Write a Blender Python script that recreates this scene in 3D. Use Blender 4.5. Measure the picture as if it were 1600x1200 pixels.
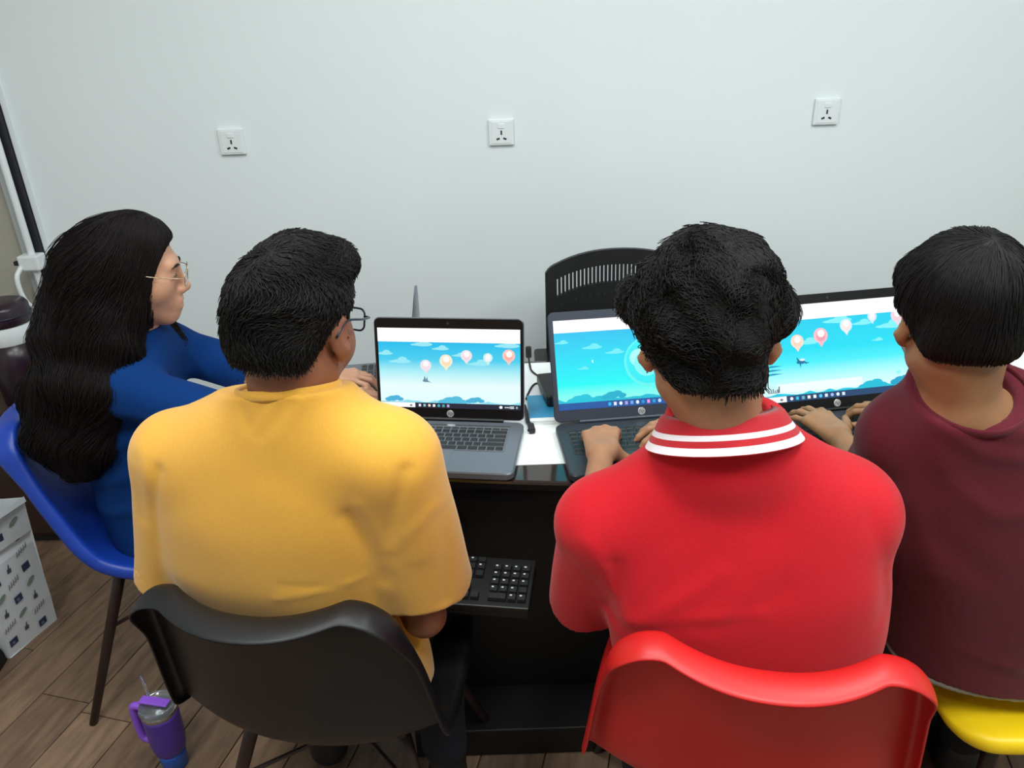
import bpy, bmesh, math, random
import numpy as np
from mathutils import Vector, Matrix

# ------------------------------------------------------------------ clearing
for o in list(bpy.data.objects):
    bpy.data.objects.remove(o, do_unlink=True)
scn = bpy.context.scene
COL = scn.collection
random.seed(7)
PI = math.pi

# ------------------------------------------------------------------ camera
CAM_H, PITCH, ROLL = 1.61, math.radians(25.5), math.radians(2.0)
cam_d = bpy.data.cameras.new('camera')
cam_d.sensor_width = 36.0
cam_d.lens = 36.0 * 1200 / 1600
cam_d.clip_start = 0.02
cam = bpy.data.objects.new('camera', cam_d)
COL.objects.link(cam)
_f = Vector((0, math.cos(PITCH), -math.sin(PITCH)))
_r0 = Vector((1, 0, 0)); _u0 = _r0.cross(_f)
_r = _r0 * math.cos(ROLL) - _u0 * math.sin(ROLL)
_u = _r0 * math.sin(ROLL) + _u0 * math.cos(ROLL)
cam.matrix_world = Matrix(((_r.x, _u.x, -_f.x, 0), (_r.y, _u.y, -_f.y, 0), (_r.z, _u.z, -_f.z, CAM_H), (0, 0, 0, 1)))
scn.camera = cam

# ------------------------------------------------------------------ world, light, exposure
w = bpy.data.worlds.new('world'); scn.world = w; w.use_nodes = True
w.node_tree.nodes['Background'].inputs[0].default_value = (0.80, 0.92, 1.0, 1)
w.node_tree.nodes['Background'].inputs[1].default_value = 0.08
scn.view_settings.view_transform = 'Standard'
scn.view_settings.look = 'None'
scn.view_settings.gamma = 1.0
scn.view_settings.exposure = 0.0
scn.view_settings.use_curve_mapping = False
CEIL = 2.75
LAMPS = [(-0.35, 1.15, 15.3, 'above the silver laptop'), (1.15, 1.15, 15.3, 'above the person in the maroon shirt'),
         (-0.85, 0.10, 20, 'behind the black chair'), (0.40, 0.10, 20, 'behind the red chair'), (1.65, 0.10, 21, 'near the right wall')]
for i, (lx, ly, pw, where) in enumerate(LAMPS):
    ld = bpy.data.lights.new('ceiling_lamp', 'AREA')
    ld.shape = 'SQUARE'; ld.size = 0.56; ld.energy = pw
    ld.color = (0.955, 1.0, 0.985)
    lo = bpy.data.objects.new('ceiling_lamp', ld)
    lo.location = (lx, ly, CEIL - 0.03); COL.objects.link(lo)

# ------------------------------------------------------------------ materials
def lin(c):
    c = c / 255.0
    return c / 12.92 if c <= 0.04045 else ((c + 0.055) / 1.055) ** 2.4
def L3(rgb): return (lin(rgb[0]), lin(rgb[1]), lin(rgb[2]))

MATS = {}
def M(name, rgb, rough=0.5, metal=0.0, spec=0.5, noise=None, bump=None, sheen=0.0, coat=0.0,
      trans=0.0, emit=None, alpha=1.0, stretch=None, sss=0.0):
    """Principled material; noise=(scale, rgb2, low, high) mixes a second colour, bump=(scale, strength[, detail])."""
    m = bpy.data.materials.new(name); m.use_nodes = True
    nt = m.node_tree; b = nt.nodes['Principled BSDF']
    col = (*L3(rgb), 1)
    b.inputs['Base Color'].default_value = col
    b.inputs['Roughness'].default_value = rough
    b.inputs['Metallic'].default_value = metal
    b.inputs['Specular IOR Level'].default_value = spec
    b.inputs['Sheen Weight'].default_value = sheen
    b.inputs['Sheen Roughness'].default_value = 0.5
    b.inputs['Coat Weight'].default_value = coat
    b.inputs['Coat Roughness'].default_value = 0.05
    b.inputs['Transmission Weight'].default_value = trans
    b.inputs['Alpha'].default_value = alpha
    if sss:
        b.inputs['Subsurface Weight'].default_value = sss
        b.inputs['Subsurface Radius'].default_value = (0.012, 0.005, 0.003)
        b.inputs['Subsurface Scale'].default_value = 0.5
    if emit:
        b.inputs['Emission Color'].default_value = (*L3(emit[0]), 1)
        b.inputs['Emission Strength'].default_value = emit[1]
    tc = mp = None
    def coords():
        nonlocal tc, mp
        if tc is None:
            tc = nt.nodes.new('ShaderNodeTexCoord'); mp = nt.nodes.new('ShaderNodeMapping')
            nt.links.new(tc.outputs['Object'], mp.inputs['Vector'])
            if stretch: mp.inputs['Scale'].default_value = stretch
        return mp.outputs['Vector']
    if noise:
        n = nt.nodes.new('ShaderNodeTexNoise'); n.inputs['Scale'].default_value = noise[0]
        n.inputs['Detail'].default_value = 5
        nt.links.new(coords(), n.inputs['Vector'])
        cr = nt.nodes.new('ShaderNodeValToRGB')
        lo, hi = (noise[2], noise[3]) if len(noise) > 3 else (0.35, 0.65)
        cr.color_ramp.elements[0].position = lo; cr.color_ramp.elements[1].position = hi
        cr.color_ramp.elements[0].color = col; cr.color_ramp.elements[1].color = (*L3(noise[1]), 1)
        nt.links.new(n.outputs['Fac'], cr.inputs['Fac'])
        nt.links.new(cr.outputs['Color'], b.inputs['Base Color'])
    if bump:
        n2 = nt.nodes.new('ShaderNodeTexNoise'); n2.inputs['Scale'].default_value = bump[0]
        n2.inputs['Detail'].default_value = bump[2] if len(bump) > 2 else 3
        nt.links.new(coords(), n2.inputs['Vector'])
        bp = nt.nodes.new('ShaderNodeBump'); bp.inputs['Strength'].default_value = bump[1]
        bp.inputs['Distance'].default_value = 0.002
        nt.links.new(n2.outputs['Fac'], bp.inputs['Height'])
        nt.links.new(bp.outputs['Normal'], b.inputs['Normal'])
    MATS[name] = m
    return m

def M_attr(name, attr, rough=0.6, emission=0.0):
    """Material whose colour comes from a per-face-corner colour attribute (flat print, screen pictures)."""
    m = bpy.data.materials.new(name); m.use_nodes = True
    nt = m.node_tree; b = nt.nodes['Principled BSDF']
    a = nt.nodes.new('ShaderNodeAttribute'); a.attribute_name = attr
    if emission:
        b.inputs['Base Color'].default_value = (0.01, 0.01, 0.012, 1)
        b.inputs['Roughness'].default_value = 0.35
        nt.links.new(a.outputs['Color'], b.inputs['Emission Color'])
        b.inputs['Emission Strength'].default_value = emission
    else:
        nt.links.new(a.outputs['Color'], b.inputs['Base Color'])
        b.inputs['Roughness'].default_value = rough
    return m

m_wall = M('wall_paint', (229, 237, 239), 0.85, noise=(1.3, (225, 233, 235)), bump=(60, 0.08))
m_ceil = M('ceiling_paint', (235, 237, 236), 0.9)
m_wallside = M('side_wall_paint', (205, 205, 200), 0.9)
m_floorbase = M('floor_underlay', (70, 54, 42), 0.8)
m_beige = M('beige_door_paint', (178, 174, 162), 0.6)
m_black_strip = M('black_rubber_strip', (24, 26, 38), 0.5)
m_grey_strip = M('grey_aluminium_strip', (190, 196, 198), 0.4, 0.3)
m_white_pl = M('white_plastic', (226, 231, 233), 0.35)
m_socket = M('socket_plastic', (226, 233, 235), 0.3)
m_dark = M('dark_slot', (30, 32, 34), 0.6)
m_plank = []
for k, (c1, c2) in enumerate((((136, 109, 87), (98, 77, 61)), ((127, 101, 81), (92, 72, 58)), ((144, 116, 93), (106, 84, 67)), ((121, 98, 80), (86, 68, 55)))):
    m_plank.append(M('floor_plank_wood_%s' % 'abcd'[k], c1, 0.45, noise=(7, c2, 0.38, 0.72), bump=(30, 0.2), stretch=(1.0, 6.0, 6.0)))
m_desk = M('dark_desk_wood', (46, 32, 27), 0.10, coat=0.6, noise=(9, (34, 24, 20)), stretch=(1, 8, 8))
m_deskblack = M('black_desk_panel', (14, 13, 15), 0.5, noise=(4, (11, 11, 13)))
m_inset = M('white_desk_laminate', (238, 243, 243), 0.3)
m_black_pl = M('black_plastic', (17, 17, 18), 0.45, bump=(400, 0.1))
m_chair_black = M('black_chair_plastic', (21, 22, 25), 0.42, spec=0.45, bump=(350, 0.12))
m_chair_red = M('red_chair_plastic', (200, 30, 30), 0.40, bump=(300, 0.05))
m_chair_blue = M('blue_chair_plastic', (22, 62, 165), 0.4, bump=(300, 0.05))
m_chair_yellow = M('yellow_chair_plastic', (250, 212, 24), 0.4, bump=(300, 0.05))
m_leg = M('dark_brown_chair_leg', (48, 31, 27), 0.4)
m_steel = M('brushed_steel', (185, 188, 190), 0.3, 1.0)
m_lap_silver = M('silver_laptop_case', (116, 121, 130), 0.40, 0.45, bump=(600, 0.03))
m_lap_dark = M('dark_grey_laptop_case', (54, 59, 66), 0.42, 0.2)
m_lap_slate = M('slate_grey_laptop_lid', (46, 53, 66), 0.4, 0.2)
m_lap_black = M('black_laptop_bezel', (12, 12, 15), 0.35, spec=0.3)
m_key = M('black_keycap', (26, 27, 30), 0.5)
m_keylegend = M('keycap_legend', (210, 214, 216), 0.6)
m_keywell = M('keyboard_well', (96, 100, 108), 0.5)
m_keywell_d = M('dark_keyboard_well', (44, 47, 52), 0.5)
m_logo = M('silver_badge', (205, 208, 212), 0.25, 0.6)
m_logo_txt = M('badge_lettering', (60, 64, 70), 0.4)
m_screen = M_attr('lit_screen', 'Col', emission=1.0)
m_print = M_attr('printed_ink', 'Col', rough=0.7)
m_paper = M('white_paper', (232, 236, 236), 0.8)
m_bluecover = M('blue_booklet_cover', (42, 140, 190), 0.45, noise=(14, (70, 165, 205)))
m_bag = M('white_bag_paper', (232, 238, 242), 0.7)
m_bagin = M('bag_inside', (178, 196, 192), 0.8)
m_purple = M('purple_tumbler_coat', (84, 54, 160), 0.35)
m_violet = M('violet_handle_plastic', (150, 92, 225), 0.35)
m_tblue = M('blue_tumbler_coat', (42, 100, 205), 0.35)
m_clear = M('clear_plastic', (235, 240, 242), 0.06, trans=0.92)
m_flask = M('dark_plum_flask', (42, 26, 38), 0.3)
m_cab = M('dark_brown_cabinet', (62, 38, 28), 0.5, noise=(5, (48, 29, 22)), stretch=(1, 1, 6))
m_hair = M('black_hair', (18, 15, 14), 0.55, spec=0.22)
m_hair_girl = M('dark_brown_black_hair', (21, 16, 15), 0.6, spec=0.18)
m_skin_y = M('warm_brown_skin', (150, 98, 72), 0.55, noise=(25, (140, 90, 66)), sss=0.15)
m_skin_r = M('tan_brown_skin', (176, 128, 94), 0.5, noise=(25, (166, 118, 86)), sss=0.15)
m_skin_m = M('golden_brown_skin', (164, 120, 84), 0.5, noise=(25, (154, 111, 76)), sss=0.15)
m_skin_g = M('light_brown_skin', (200, 152, 124), 0.5, noise=(25, (192, 143, 116)), sss=0.15)
m_lip = M('muted_rose_lip', (150, 88, 80), 0.45)
m_eye = M('eye_white', (225, 222, 215), 0.2)
m_iris = M('dark_brown_iris', (30, 20, 16), 0.15)
m_yellow = M('mustard_cotton', (234, 172, 58), 0.8, sheen=0.3, noise=(260, (229, 167, 55)), bump=(900, 0.15))
m_red = M('red_pique_cotton', (208, 16, 34), 0.85, spec=0.3, sheen=0.12, noise=(350, (200, 15, 32)), bump=(700, 0.35))
m_redcollar = M('red_ribbed_collar', (186, 18, 34), 0.85, sheen=0.2, bump=(500, 0.3))
m_white_cl = M('white_collar_stripe', (236, 226, 232), 0.8)
m_maroon = M('maroon_cotton', (98, 26, 40), 0.9, spec=0.25, sheen=0.12, noise=(300, (91, 23, 36)), bump=(700, 0.3))
m_blue_cl = M('royal_blue_cotton', (0, 50, 112), 0.9, spec=0.2, noise=(250, (0, 46, 104)), bump=(800, 0.15))
m_under = M('pale_grey_green_cotton', (150, 152, 138), 0.9)
m_navy = M('dark_navy_trousers', (22, 24, 36), 0.9)
m_jean = M('black_trousers', (20, 20, 22), 0.9)
m_shoe = M('dark_shoe', (28, 28, 30), 0.6)
m_frame_d = M('dark_spectacle_frame', (40, 40, 58), 0.3, 0.3)
m_frame_g = M('thin_gold_spectacle_frame', (200, 180, 150), 0.25, 0.9)
m_lens = M('spectacle_lens', (250, 250, 250), 0.02, trans=1.0)
m_lens.node_tree.nodes['Principled BSDF'].inputs['IOR'].default_value = 1.08
m_lampglow = M('lamp_diffuser', (245, 248, 248), 0.6, emit=((235, 250, 255), 1.6))

# ------------------------------------------------------------------ object helpers
def link(name, mesh, mat=None, parent=None, loc=None, smooth=False):
    o = bpy.data.objects.new(name, mesh); COL.objects.link(o)
    if mat is not None and hasattr(mesh, 'materials') and len(mesh.materials) == 0:
        mesh.materials.append(mat)
    if parent is not None: o.parent = parent
    if loc is not None: o.location = loc
    if smooth and hasattr(mesh, 'polygons'):
        mesh.polygons.foreach_set('use_smooth', [True] * len(mesh.polygons))
    return o
def empty(name, loc, rz=0.0):
    o = bpy.data.objects.new(name, None); COL.objects.link(o)
    o.empty_display_size = 0.05
    o.location = loc; o.rotation_euler = (0, 0, rz)
    return o
def tag(o, label, cat, group=None):
    o['label'] = label; o['category'] = cat
    if group: o['group'] = group
    return o
def bm_mesh(bm, name, smooth=False):
    me = bpy.data.meshes.new(name); bm.normal_update(); bm.to_mesh(me); bm.free()
    if smooth: me.polygons.foreach_set('use_smooth', [True] * len(me.polygons))
    return me
def obj(name, bm, mat, parent=None, loc=None, smooth=False):
    return link(name, bm_mesh(bm, name, smooth), mat, parent, loc)
def box(bm, x0, x1, y0, y1, z0, z1):
    vs = [bm.verts.new(p) for p in ((x0, y0, z0), (x1, y0, z0), (x1, y1, z0), (x0, y1, z0), (x0, y0, z1), (x1, y0, z1), (x1, y1, z1), (x0, y1, z1))]
    for f in ((3, 2, 1, 0), (4, 5, 6, 7), (0, 1, 5, 4), (1, 2, 6, 5), (2, 3, 7, 6), (3, 0, 4, 7)):
        bm.faces.new([vs[i] for i in f])
    return vs
def bevel(bm, r, seg=2):
    bmesh.ops.bevel(bm, geom=bm.edges[:], offset=r, segments=seg, affect='EDGES', profile=0.5, clamp_overlap=True)
def bbox(x0, x1, y0, y1, z0, z1, r=0.0, seg=2):
    bm = bmesh.new(); box(bm, x0, x1, y0, y1, z0, z1)
    if r: bevel(bm, r, seg)
    return bm
def rrect(w, d, r, n=5):
    pts = []
    for cx, cy, a0 in ((w / 2 - r, d / 2 - r, 0), (-w / 2 + r, d / 2 - r, 90), (-w / 2 + r, -d / 2 + r, 180), (w / 2 - r, -d / 2 + r, 270)):
        for k in range(n + 1):
            a = math.radians(a0 + 90 * k / n); pts.append((cx + r * math.cos(a), cy + r * math.sin(a)))
    return pts
def prism(pts, z0, z1, bm=None, ch=0.0):
    """Extruded outline with a small chamfer on the top and bottom rims."""
    bm = bm or bmesh.new()
    c = Vector((sum(p[0] for p in pts) / len(pts), sum(p[1] for p in pts) / len(pts)))
    def ring(z, inset):
        out = []
        for p in pts:
            v = Vector(p) - c
            l = v.length
            out.append(bm.verts.new((*(c + v * ((l - inset) / l if l else 1)), z)))
        return out
    rings = [ring(z0, 0), ring(z1, 0)] if not ch else [ring(z0, ch), ring(z0 + ch, 0), ring(z1 - ch, 0), ring(z1, ch)]
    n = len(pts)
    for a, b in zip(rings[:-1], rings[1:]):
        for i in range(n): bm.faces.new((a[i], a[(i + 1) % n], b[(i + 1) % n], b[i]))
    bm.faces.new(rings[0][::-1]); bm.faces.new(rings[-1])
    return bm
def lathe(profile, n=32, bm=None):
    bm = bm or bmesh.new(); rings = []
    for r, z in profile:
        rings.append([bm.verts.new((r * math.cos(2 * PI * k / n), r * math.sin(2 * PI * k / n), z)) for k in range(n)])
    for a, b in zip(rings[:-1], rings[1:]):
        for i in range(n): bm.faces.new((a[i], a[(i + 1) % n], b[(i + 1) % n], b[i]))
    bm.faces.new(rings[0][::-1]); bm.faces.new(rings[-1])
    return bm
def catmull(pts, per=8):
    P = [Vector(p) for p in pts]; P = [P[0] * 2 - P[1]] + P + [P[-1] * 2 - P[-2]]
    out = []
    for i in range(1, len(P) - 2):
        for k in range(per):
            t = k / per
            out.append(0.5 * ((2 * P[i]) + (P[i + 1] - P[i - 1]) * t + (2 * P[i - 1] - 5 * P[i] + 4 * P[i + 1] - P[i + 2]) * t * t
                              + (3 * P[i] - P[i - 1] - 3 * P[i + 1] + P[i + 2]) * t ** 3))
    out.append(P[-2]); return out
def tube(pts, r, n=10, bm=None, closed=False, caps=True):
    bm = bm or bmesh.new(); pts = [Vector(p) for p in pts]; m = len(pts)
    rad = r if isinstance(r, (list, tuple)) else [r] * m
    rings = []; up = None
    for i, p in enumerate(pts):
        t = (pts[(i + 1) % m] - pts[i - 1]) if closed else (pts[min(i + 1, m - 1)] - pts[max(i - 1, 0)])
        t.normalize()
        if up is None: up = t.orthogonal().normalized()
        up = (up - t * up.dot(t)); up = up.normalized() if up.length > 1e-6 else t.orthogonal().normalized()
        s = t.cross(up)
        rings.append([bm.verts.new(p + (up * math.cos(2 * PI * k / n) + s * math.sin(2 * PI * k / n)) * rad[i]) for k in range(n)])
    pairs = list(zip(rings[:-1], rings[1:])) + ([(rings[-1], rings[0])] if closed else [])
    for a, b in pairs:
        for i in range(n): bm.faces.new((a[i], a[(i + 1) % n], b[(i + 1) % n], b[i]))
    if caps and not closed:
        bm.faces.new(rings[0][::-1]); bm.faces.new(rings[-1])
    return bm
def grid(rows, bm=None, close_v=False):
    """Quad sheet through rows of points."""
    bm = bm or bmesh.new()
    V = [[bm.verts.new(p) for p in r] for r in rows]
    for a, b in zip(V[:-1], V[1:]):
        n = len(a)
        for i in range(n if close_v else n - 1): bm.faces.new((a[i], a[(i + 1) % n], b[(i + 1) % n], b[i]))
    return bm
def solidify(o, t, off=-1.0):
    md = o.modifiers.new('thickness', 'SOLIDIFY'); md.thickness = t; md.offset = off

# ================================================================== THE ROOM
def struct(name, bm, mat, parent=None):
    o = obj(name, bm, mat, parent); o['kind'] = 'structure'; return o
RX0, RX1, RY0, RY1 = -2.1, 3.0, -2.2, 2.5
floor = struct('floor', bbox(RX0, RX1, RY0, RY1, -0.08, -0.008), m_floorbase)
struct('wall_back', bbox(-1.53, RX1, RY1, RY1 + 0.12, 0, CEIL), m_wall)
struct('wall_back_left', bbox(RX0, -1.60, RY1 + 0.04, RY1 + 0.16, 0, CEIL), m_beige)
struct('wall_left', bbox(RX0 - 0.12, RX0, RY0, RY1 + 0.16, 0, CEIL), m_wallside)
struct('wall_right', bbox(RX1, RX1 + 0.12, RY0, RY1 + 0.12, 0, CEIL), m_wall)
struct('wall_front', bbox(RX0 - 0.12, RX1 + 0.12, RY0 - 0.12, RY0, 0, CEIL), m_wallside)
struct('ceiling', bbox(RX0 - 0.12, RX1 + 0.12, RY0 - 0.12, RY1 + 0.16, CEIL, CEIL + 0.1), m_ceil)
struct('trim_1', bbox(-1.553, -1.523, RY1 - 0.022, RY1 + 0.10, 0, CEIL, 0.003), m_black_strip)
struct('trim_2', bbox(-1.522, -1.500, RY1 - 0.010, RY1 + 0.001, 0, CEIL, 0.003), m_wall)
struct('trim_3', bbox(-1.60, -1.5535, RY1 - 0.004, RY1 + 0.10, 0, CEIL, 0.003), m_grey_strip)
struct('baseboard_back', bbox(-1.498, RX1, RY1 - 0.014, RY1 + 0.001, 0, 0.09, 0.003), m_wall)

# planks: each its own object, laid at a slight skew to the desk
PL_ANG, PL_W, PL_L = math.radians(75.0), 0.152, 1.15
plank_me = []
for k in range(4):
    me = bm_mesh(bbox(-PL_L / 2 + 0.0012, PL_L / 2 - 0.0012, -PL_W / 2 + 0.0014, PL_W / 2 - 0.0014, -0.0078, 0.0, 0.0012, 1), 'plank')
    me.materials.append(m_plank[k]); plank_me.append(me)
ca, sa = math.cos(PL_ANG), math.sin(PL_ANG)
org = Vector((-1.206, 1.302)) + Vector((-sa, ca)) * (PL_W / 2)
rp = random.Random(3)
for i in range(-32, 32):
    off = rp.random() * PL_L
    for j in range(-6, 6):
        s = j * PL_L + off
        c = org + Vector((-sa, ca)) * (-i * PL_W) * -1 + Vector((ca, sa)) * s
        if not (RX0 + .1 < c.x < RX1 - .1 and RY0 + .35 < c.y < RY1 + .54): continue
        cut = max(0.0, (c.y + PL_L / 2 * sa - RY1 + .02) / sa)          # the last plank of a row is sawn off at the wall
        if PL_L - cut < .06: continue
        c = c - Vector((ca, sa)) * cut / 2
        k = rp.randrange(4)
        o = bpy.data.objects.new('plank', plank_me[k]); COL.objects.link(o); o.parent = floor
        o.location = (c.x, c.y, 0.0); o.rotation_euler = (0, 0, PL_ANG); o.scale.x = (PL_L - cut) / PL_L

# ceiling light panels
for lx, ly, pw, where in LAMPS:
    t = empty('ceiling_light', (lx, ly, CEIL))
    tag(t, 'square white ceiling light panel ' + where, 'light', 'ceiling light panels')
    fr = bmesh.new()
    for a in ((-.31, .31, -.31, -.285), (-.31, .31, .285, .31), (-.31, -.285, -.285, .285), (.285, .31, -.285, .285)):
        box(fr, *a, -0.022, -0.001)
    obj('frame', fr, m_white_pl, t)
    obj('diffuser', bbox(-.285, .285, -.285, .285, -0.014, -0.004), m_lampglow, t)

# wall sockets
def socket(x, z, label):
    t = empty('wall_socket', (x, RY1, z)); tag(t, label, 'socket', 'white wall sockets')
    obj('plate', bbox(-.039, .039, -.011, 0.0, -.039, .039, 0.003), m_socket, t)
    obj('socket_insert', bbox(-.031, .031, -.0125, -.009, -.033, .033, 0.0010), m_socket, t)
    obj('switch', bbox(-.010, .010, -.0150, -.012, .012, .026, 0.0012), m_socket, t)
    sl = bbox(-.0025, .0025, -.0130, -.0115, -.007, .006); obj('pin_slot', sl, m_dark, t)
    for s in (-1, 1):
        b = bbox(-.0052, .0052, -.0130, -.0115, -.0028, .0028)
        o = obj('pin_slot', b, m_dark, t); o.location = (s * .0105, 0, -.019); o.rotation_euler = (0, s * 0.35, 0)
socket(-0.845, 1.289, 'white wall socket above the long-haired person, left of the three sockets')
socket(-0.006, 1.289, 'white wall socket above the silver laptop, middle of the three sockets')
socket(1.002, 1.317, 'white wall socket above the black-bezelled laptop, right of the three sockets')

# white pole with a clamp handle in the corner
t = empty('pole', (-1.552, 2.462, 0)); tag(t, 'thin white pole with a white clamp handle standing beside the black wall strip', 'pole')
obj('shaft', tube([(0, 0, 0.0), (0.004, 0, 1.0), (0.006, 0, 2.2)], 0.011, 14), m_white_pl, t, smooth=True)
obj('collar', bbox(-.032, .034, -.030, .024, .915, .965, 0.006), m_white_pl, t)
hd = tube(catmull([(-.026, -.026, .93), (-.034, -.052, .90), (-.030, -.058, .84), (-.012, -.052, .80), (.022, -.03, .79)], 6), 0.008, 10)
obj('handle', hd, m_white_pl, t, smooth=True)
obj('lock_button', bbox(-.052, -.030, -.020, -.004, .932, .946, 0.002), m_dark, t)
obj('foot_pad', lathe([(0.02, 0), (0.026, 0.004), (0.026, 0.03), (0.017, 0.05)], 16), m_dark, t)

# ================================================================== DESK
TZ = 0.75
DX0, DX1, DYB = -0.76, 1.55, 1.95
def front_y(x): return 1.302 + 0.15 * ((x - 0.55) / 1.15) ** 2
desk = empty('desk', (0.4, 1.65, 0)); tag(desk, 'dark brown glossy desk with white inset top and bowed front edge', 'desk')
def rel(p): return (p[0] - 0.4, p[1] - 1.65, p[2])
outl = [(x, front_y(x)) for x in np.linspace(DX0 + 0.03, DX1 - 0.03, 41)]
outl = [(DX0, front_y(DX0) + 0.03)] + outl + [(DX1, front_y(DX1) + 0.03), (DX1, DYB), (DX0, DYB)]
IN0, IN1, INY0, INY1 = DX0 + 0.03, DX1 - 0.06, 1.400, 1.93
bm = bmesh.new()
# profile of the rounded edge, from top rim down to the underside
prof = [(0.0075, TZ), (0.003, TZ - 0.0015), (0.0, TZ - 0.006), (0.0, TZ - 0.020), (0.004, TZ - 0.026), (0.012, TZ - 0.028), (0.016, TZ - 0.036), (0.016, TZ - 0.060), (0.03, TZ - 0.062)]
cx, cy = 0.4, 1.68
def insetpt(p, d):
    x, y = p
    return (x + (d if x < cx else -d) * (1 if abs(x - cx) > 1.1 else 0), y + (d if y < cy else -d), )
rings = [[bm.verts.new((*[a - b for a, b in zip(insetpt(p, d), (0.4, 1.65))], z)) for p in outl] for d, z in prof]
n = len(outl)
for a, b in zip(rings[:-1], rings[1:]):
    for i in range(n): bm.faces.new((a[(i + 1) % n], a[i], b[i], b[(i + 1) % n]))
bm.faces.new(rings[0]); bm.faces.new(rings[-1][::-1])
for f_ in bm.faces:
    if max(v.co.z for v in f_.verts) < TZ - 0.005: f_.material_index = 1
tt = obj('tabletop', bm, m_desk, desk, smooth=False); tt.data.materials.append(m_lap_black)
obj('white_inset', bbox(IN0 - 0.4, IN1 - 0.4, INY0 - 1.65, INY1 - 1.65, TZ - 0.004, TZ + 0.0016, 0.0006, 1), m_inset, desk)
def dbox(name, x0, x1, y0, y1, z0, z1, m, r=0.003):
    return obj(name, bbox(x0 - 0.4, x1 - 0.4, y0 - 1.65, y1 - 1.65, z0, z1, r), m, desk)
dbox('front_panel', -0.26, 1.46, 1.43, 1.45, 0.02, TZ - 0.062, m_deskblack)
dbox('shade_block', -0.26, 1.46, 1.292, 1.43, 0.0, 0.085, m_deskblack)  # added black block, stands in for the deep shade on the floor here
dbox('side_panel', -0.26, -0.235, 1.452, 1.90, 0.0, TZ - 0.062, m_deskblack)
dbox('side_panel', 1.462, 1.487, 1.36, 1.90, 0.0, TZ - 0.062, m_deskblack)
dbox('leg', -0.73, -0.68, 1.86, 1.91, 0.0, TZ - 0.062, m_deskblack)
# pull-out keyboard tray with its arm
TRA = math.radians(-8.5)
tray = empty('keyboard_tray', (-0.19 - 0.4, 1.232 - 1.65, 0.578)); tray.parent = desk; tray.rotation_euler = (0, 0, TRA)
obj('tray_board', bbox(-.245, .218, -.070, .080, -0.006, 0.004, 0.003), m_deskblack, tray)
obj('tray_arm', bbox(-.05, .05, .07, .30, 0.003, 0.016, 0.002), m_deskblack, tray)
obj('tray_hanger', bbox(-.06, .06, .27, .29, 0.012, 0.112, 0.002), m_deskblack, tray)

# ------------------------------------------------------------------ keys
def key_mesh(w, d, h, legend=False, name='key', m=m_key):
    bm = bmesh.new(); t = min(0.0016, w * 0.12)
    lo = [bm.verts.new(p) for p in ((-w / 2, -d / 2, 0), (w / 2, -d / 2, 0), (w / 2, d / 2, 0), (-w / 2, d / 2, 0))]
    hi = [bm.verts.new((p.co.x * (1 - 2 * t / w), p.co.y * (1 - 2 * t / d), h)) for p in lo]
    bm.faces.new(hi)
    for i in range(4): bm.faces.new((lo[i], lo[(i + 1) % 4], hi[(i + 1) % 4], hi[i]))
    me_slots = [m]
    if legend:
        q = [bm.verts.new((-w * .26 + a, d * .08 + b, h + 0.0002)) for a, b in ((0, 0), (w * .26, 0), (w * .26, d * .2), (0, d * .2))]
        f = bm.faces.new(q); f.material_index = 1; me_slots.append(m_keylegend)
    me = bm_mesh(bm, name)
    for mm in me_slots: me.materials.append(mm)
    return me
KCACHE = {}
def lay_keys(parent, rows, pitch, kd, h, x0, y0, z0, gap=0.0030, legend=False, rnd=None):
    """rows: list (front to back later) of lists of key widths in units (negative = empty space)."""
    y = y0
    for ri, (row, fac) in enumerate(rows):
        dd = kd * fac; x = x0
        for u in row:
            if u > 0:
                lg = bool(legend and u < 2 and (rnd is None or rnd.random() < legend))
                ck = (round(u, 3), round(dd, 4), pitch, h, lg)
                if ck not in KCACHE: KCACHE[ck] = key_mesh(u * pitch - gap, dd - gap, h, lg)
                o = bpy.data.objects.new('key', KCACHE[ck]); COL.objects.link(o); o.parent = parent
                o.location = (x + u * pitch / 2, y - dd / 2, z0)
            x += abs(u) * pitch
        y -= dd
LROWS = [([1.0] * 15, .62), ([1] * 13 + [2], 1), ([1.5] + [1] * 12 + [1.5], 1), ([1.75] + [1] * 11 + [2.25], 1), ([2.25] + [1] * 10 + [2.75], 1),
         ([1.25, 1, 1, 1.25, 5, 1.25, 1.25, 1, 1, 1], 1)]
NUMROWS = [([1] * 4, .62), ([1] * 4, 1), ([1] * 4, 1), ([1] * 4, 1), ([1] * 4, 1), ([2, 1, 1], 1)]

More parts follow.
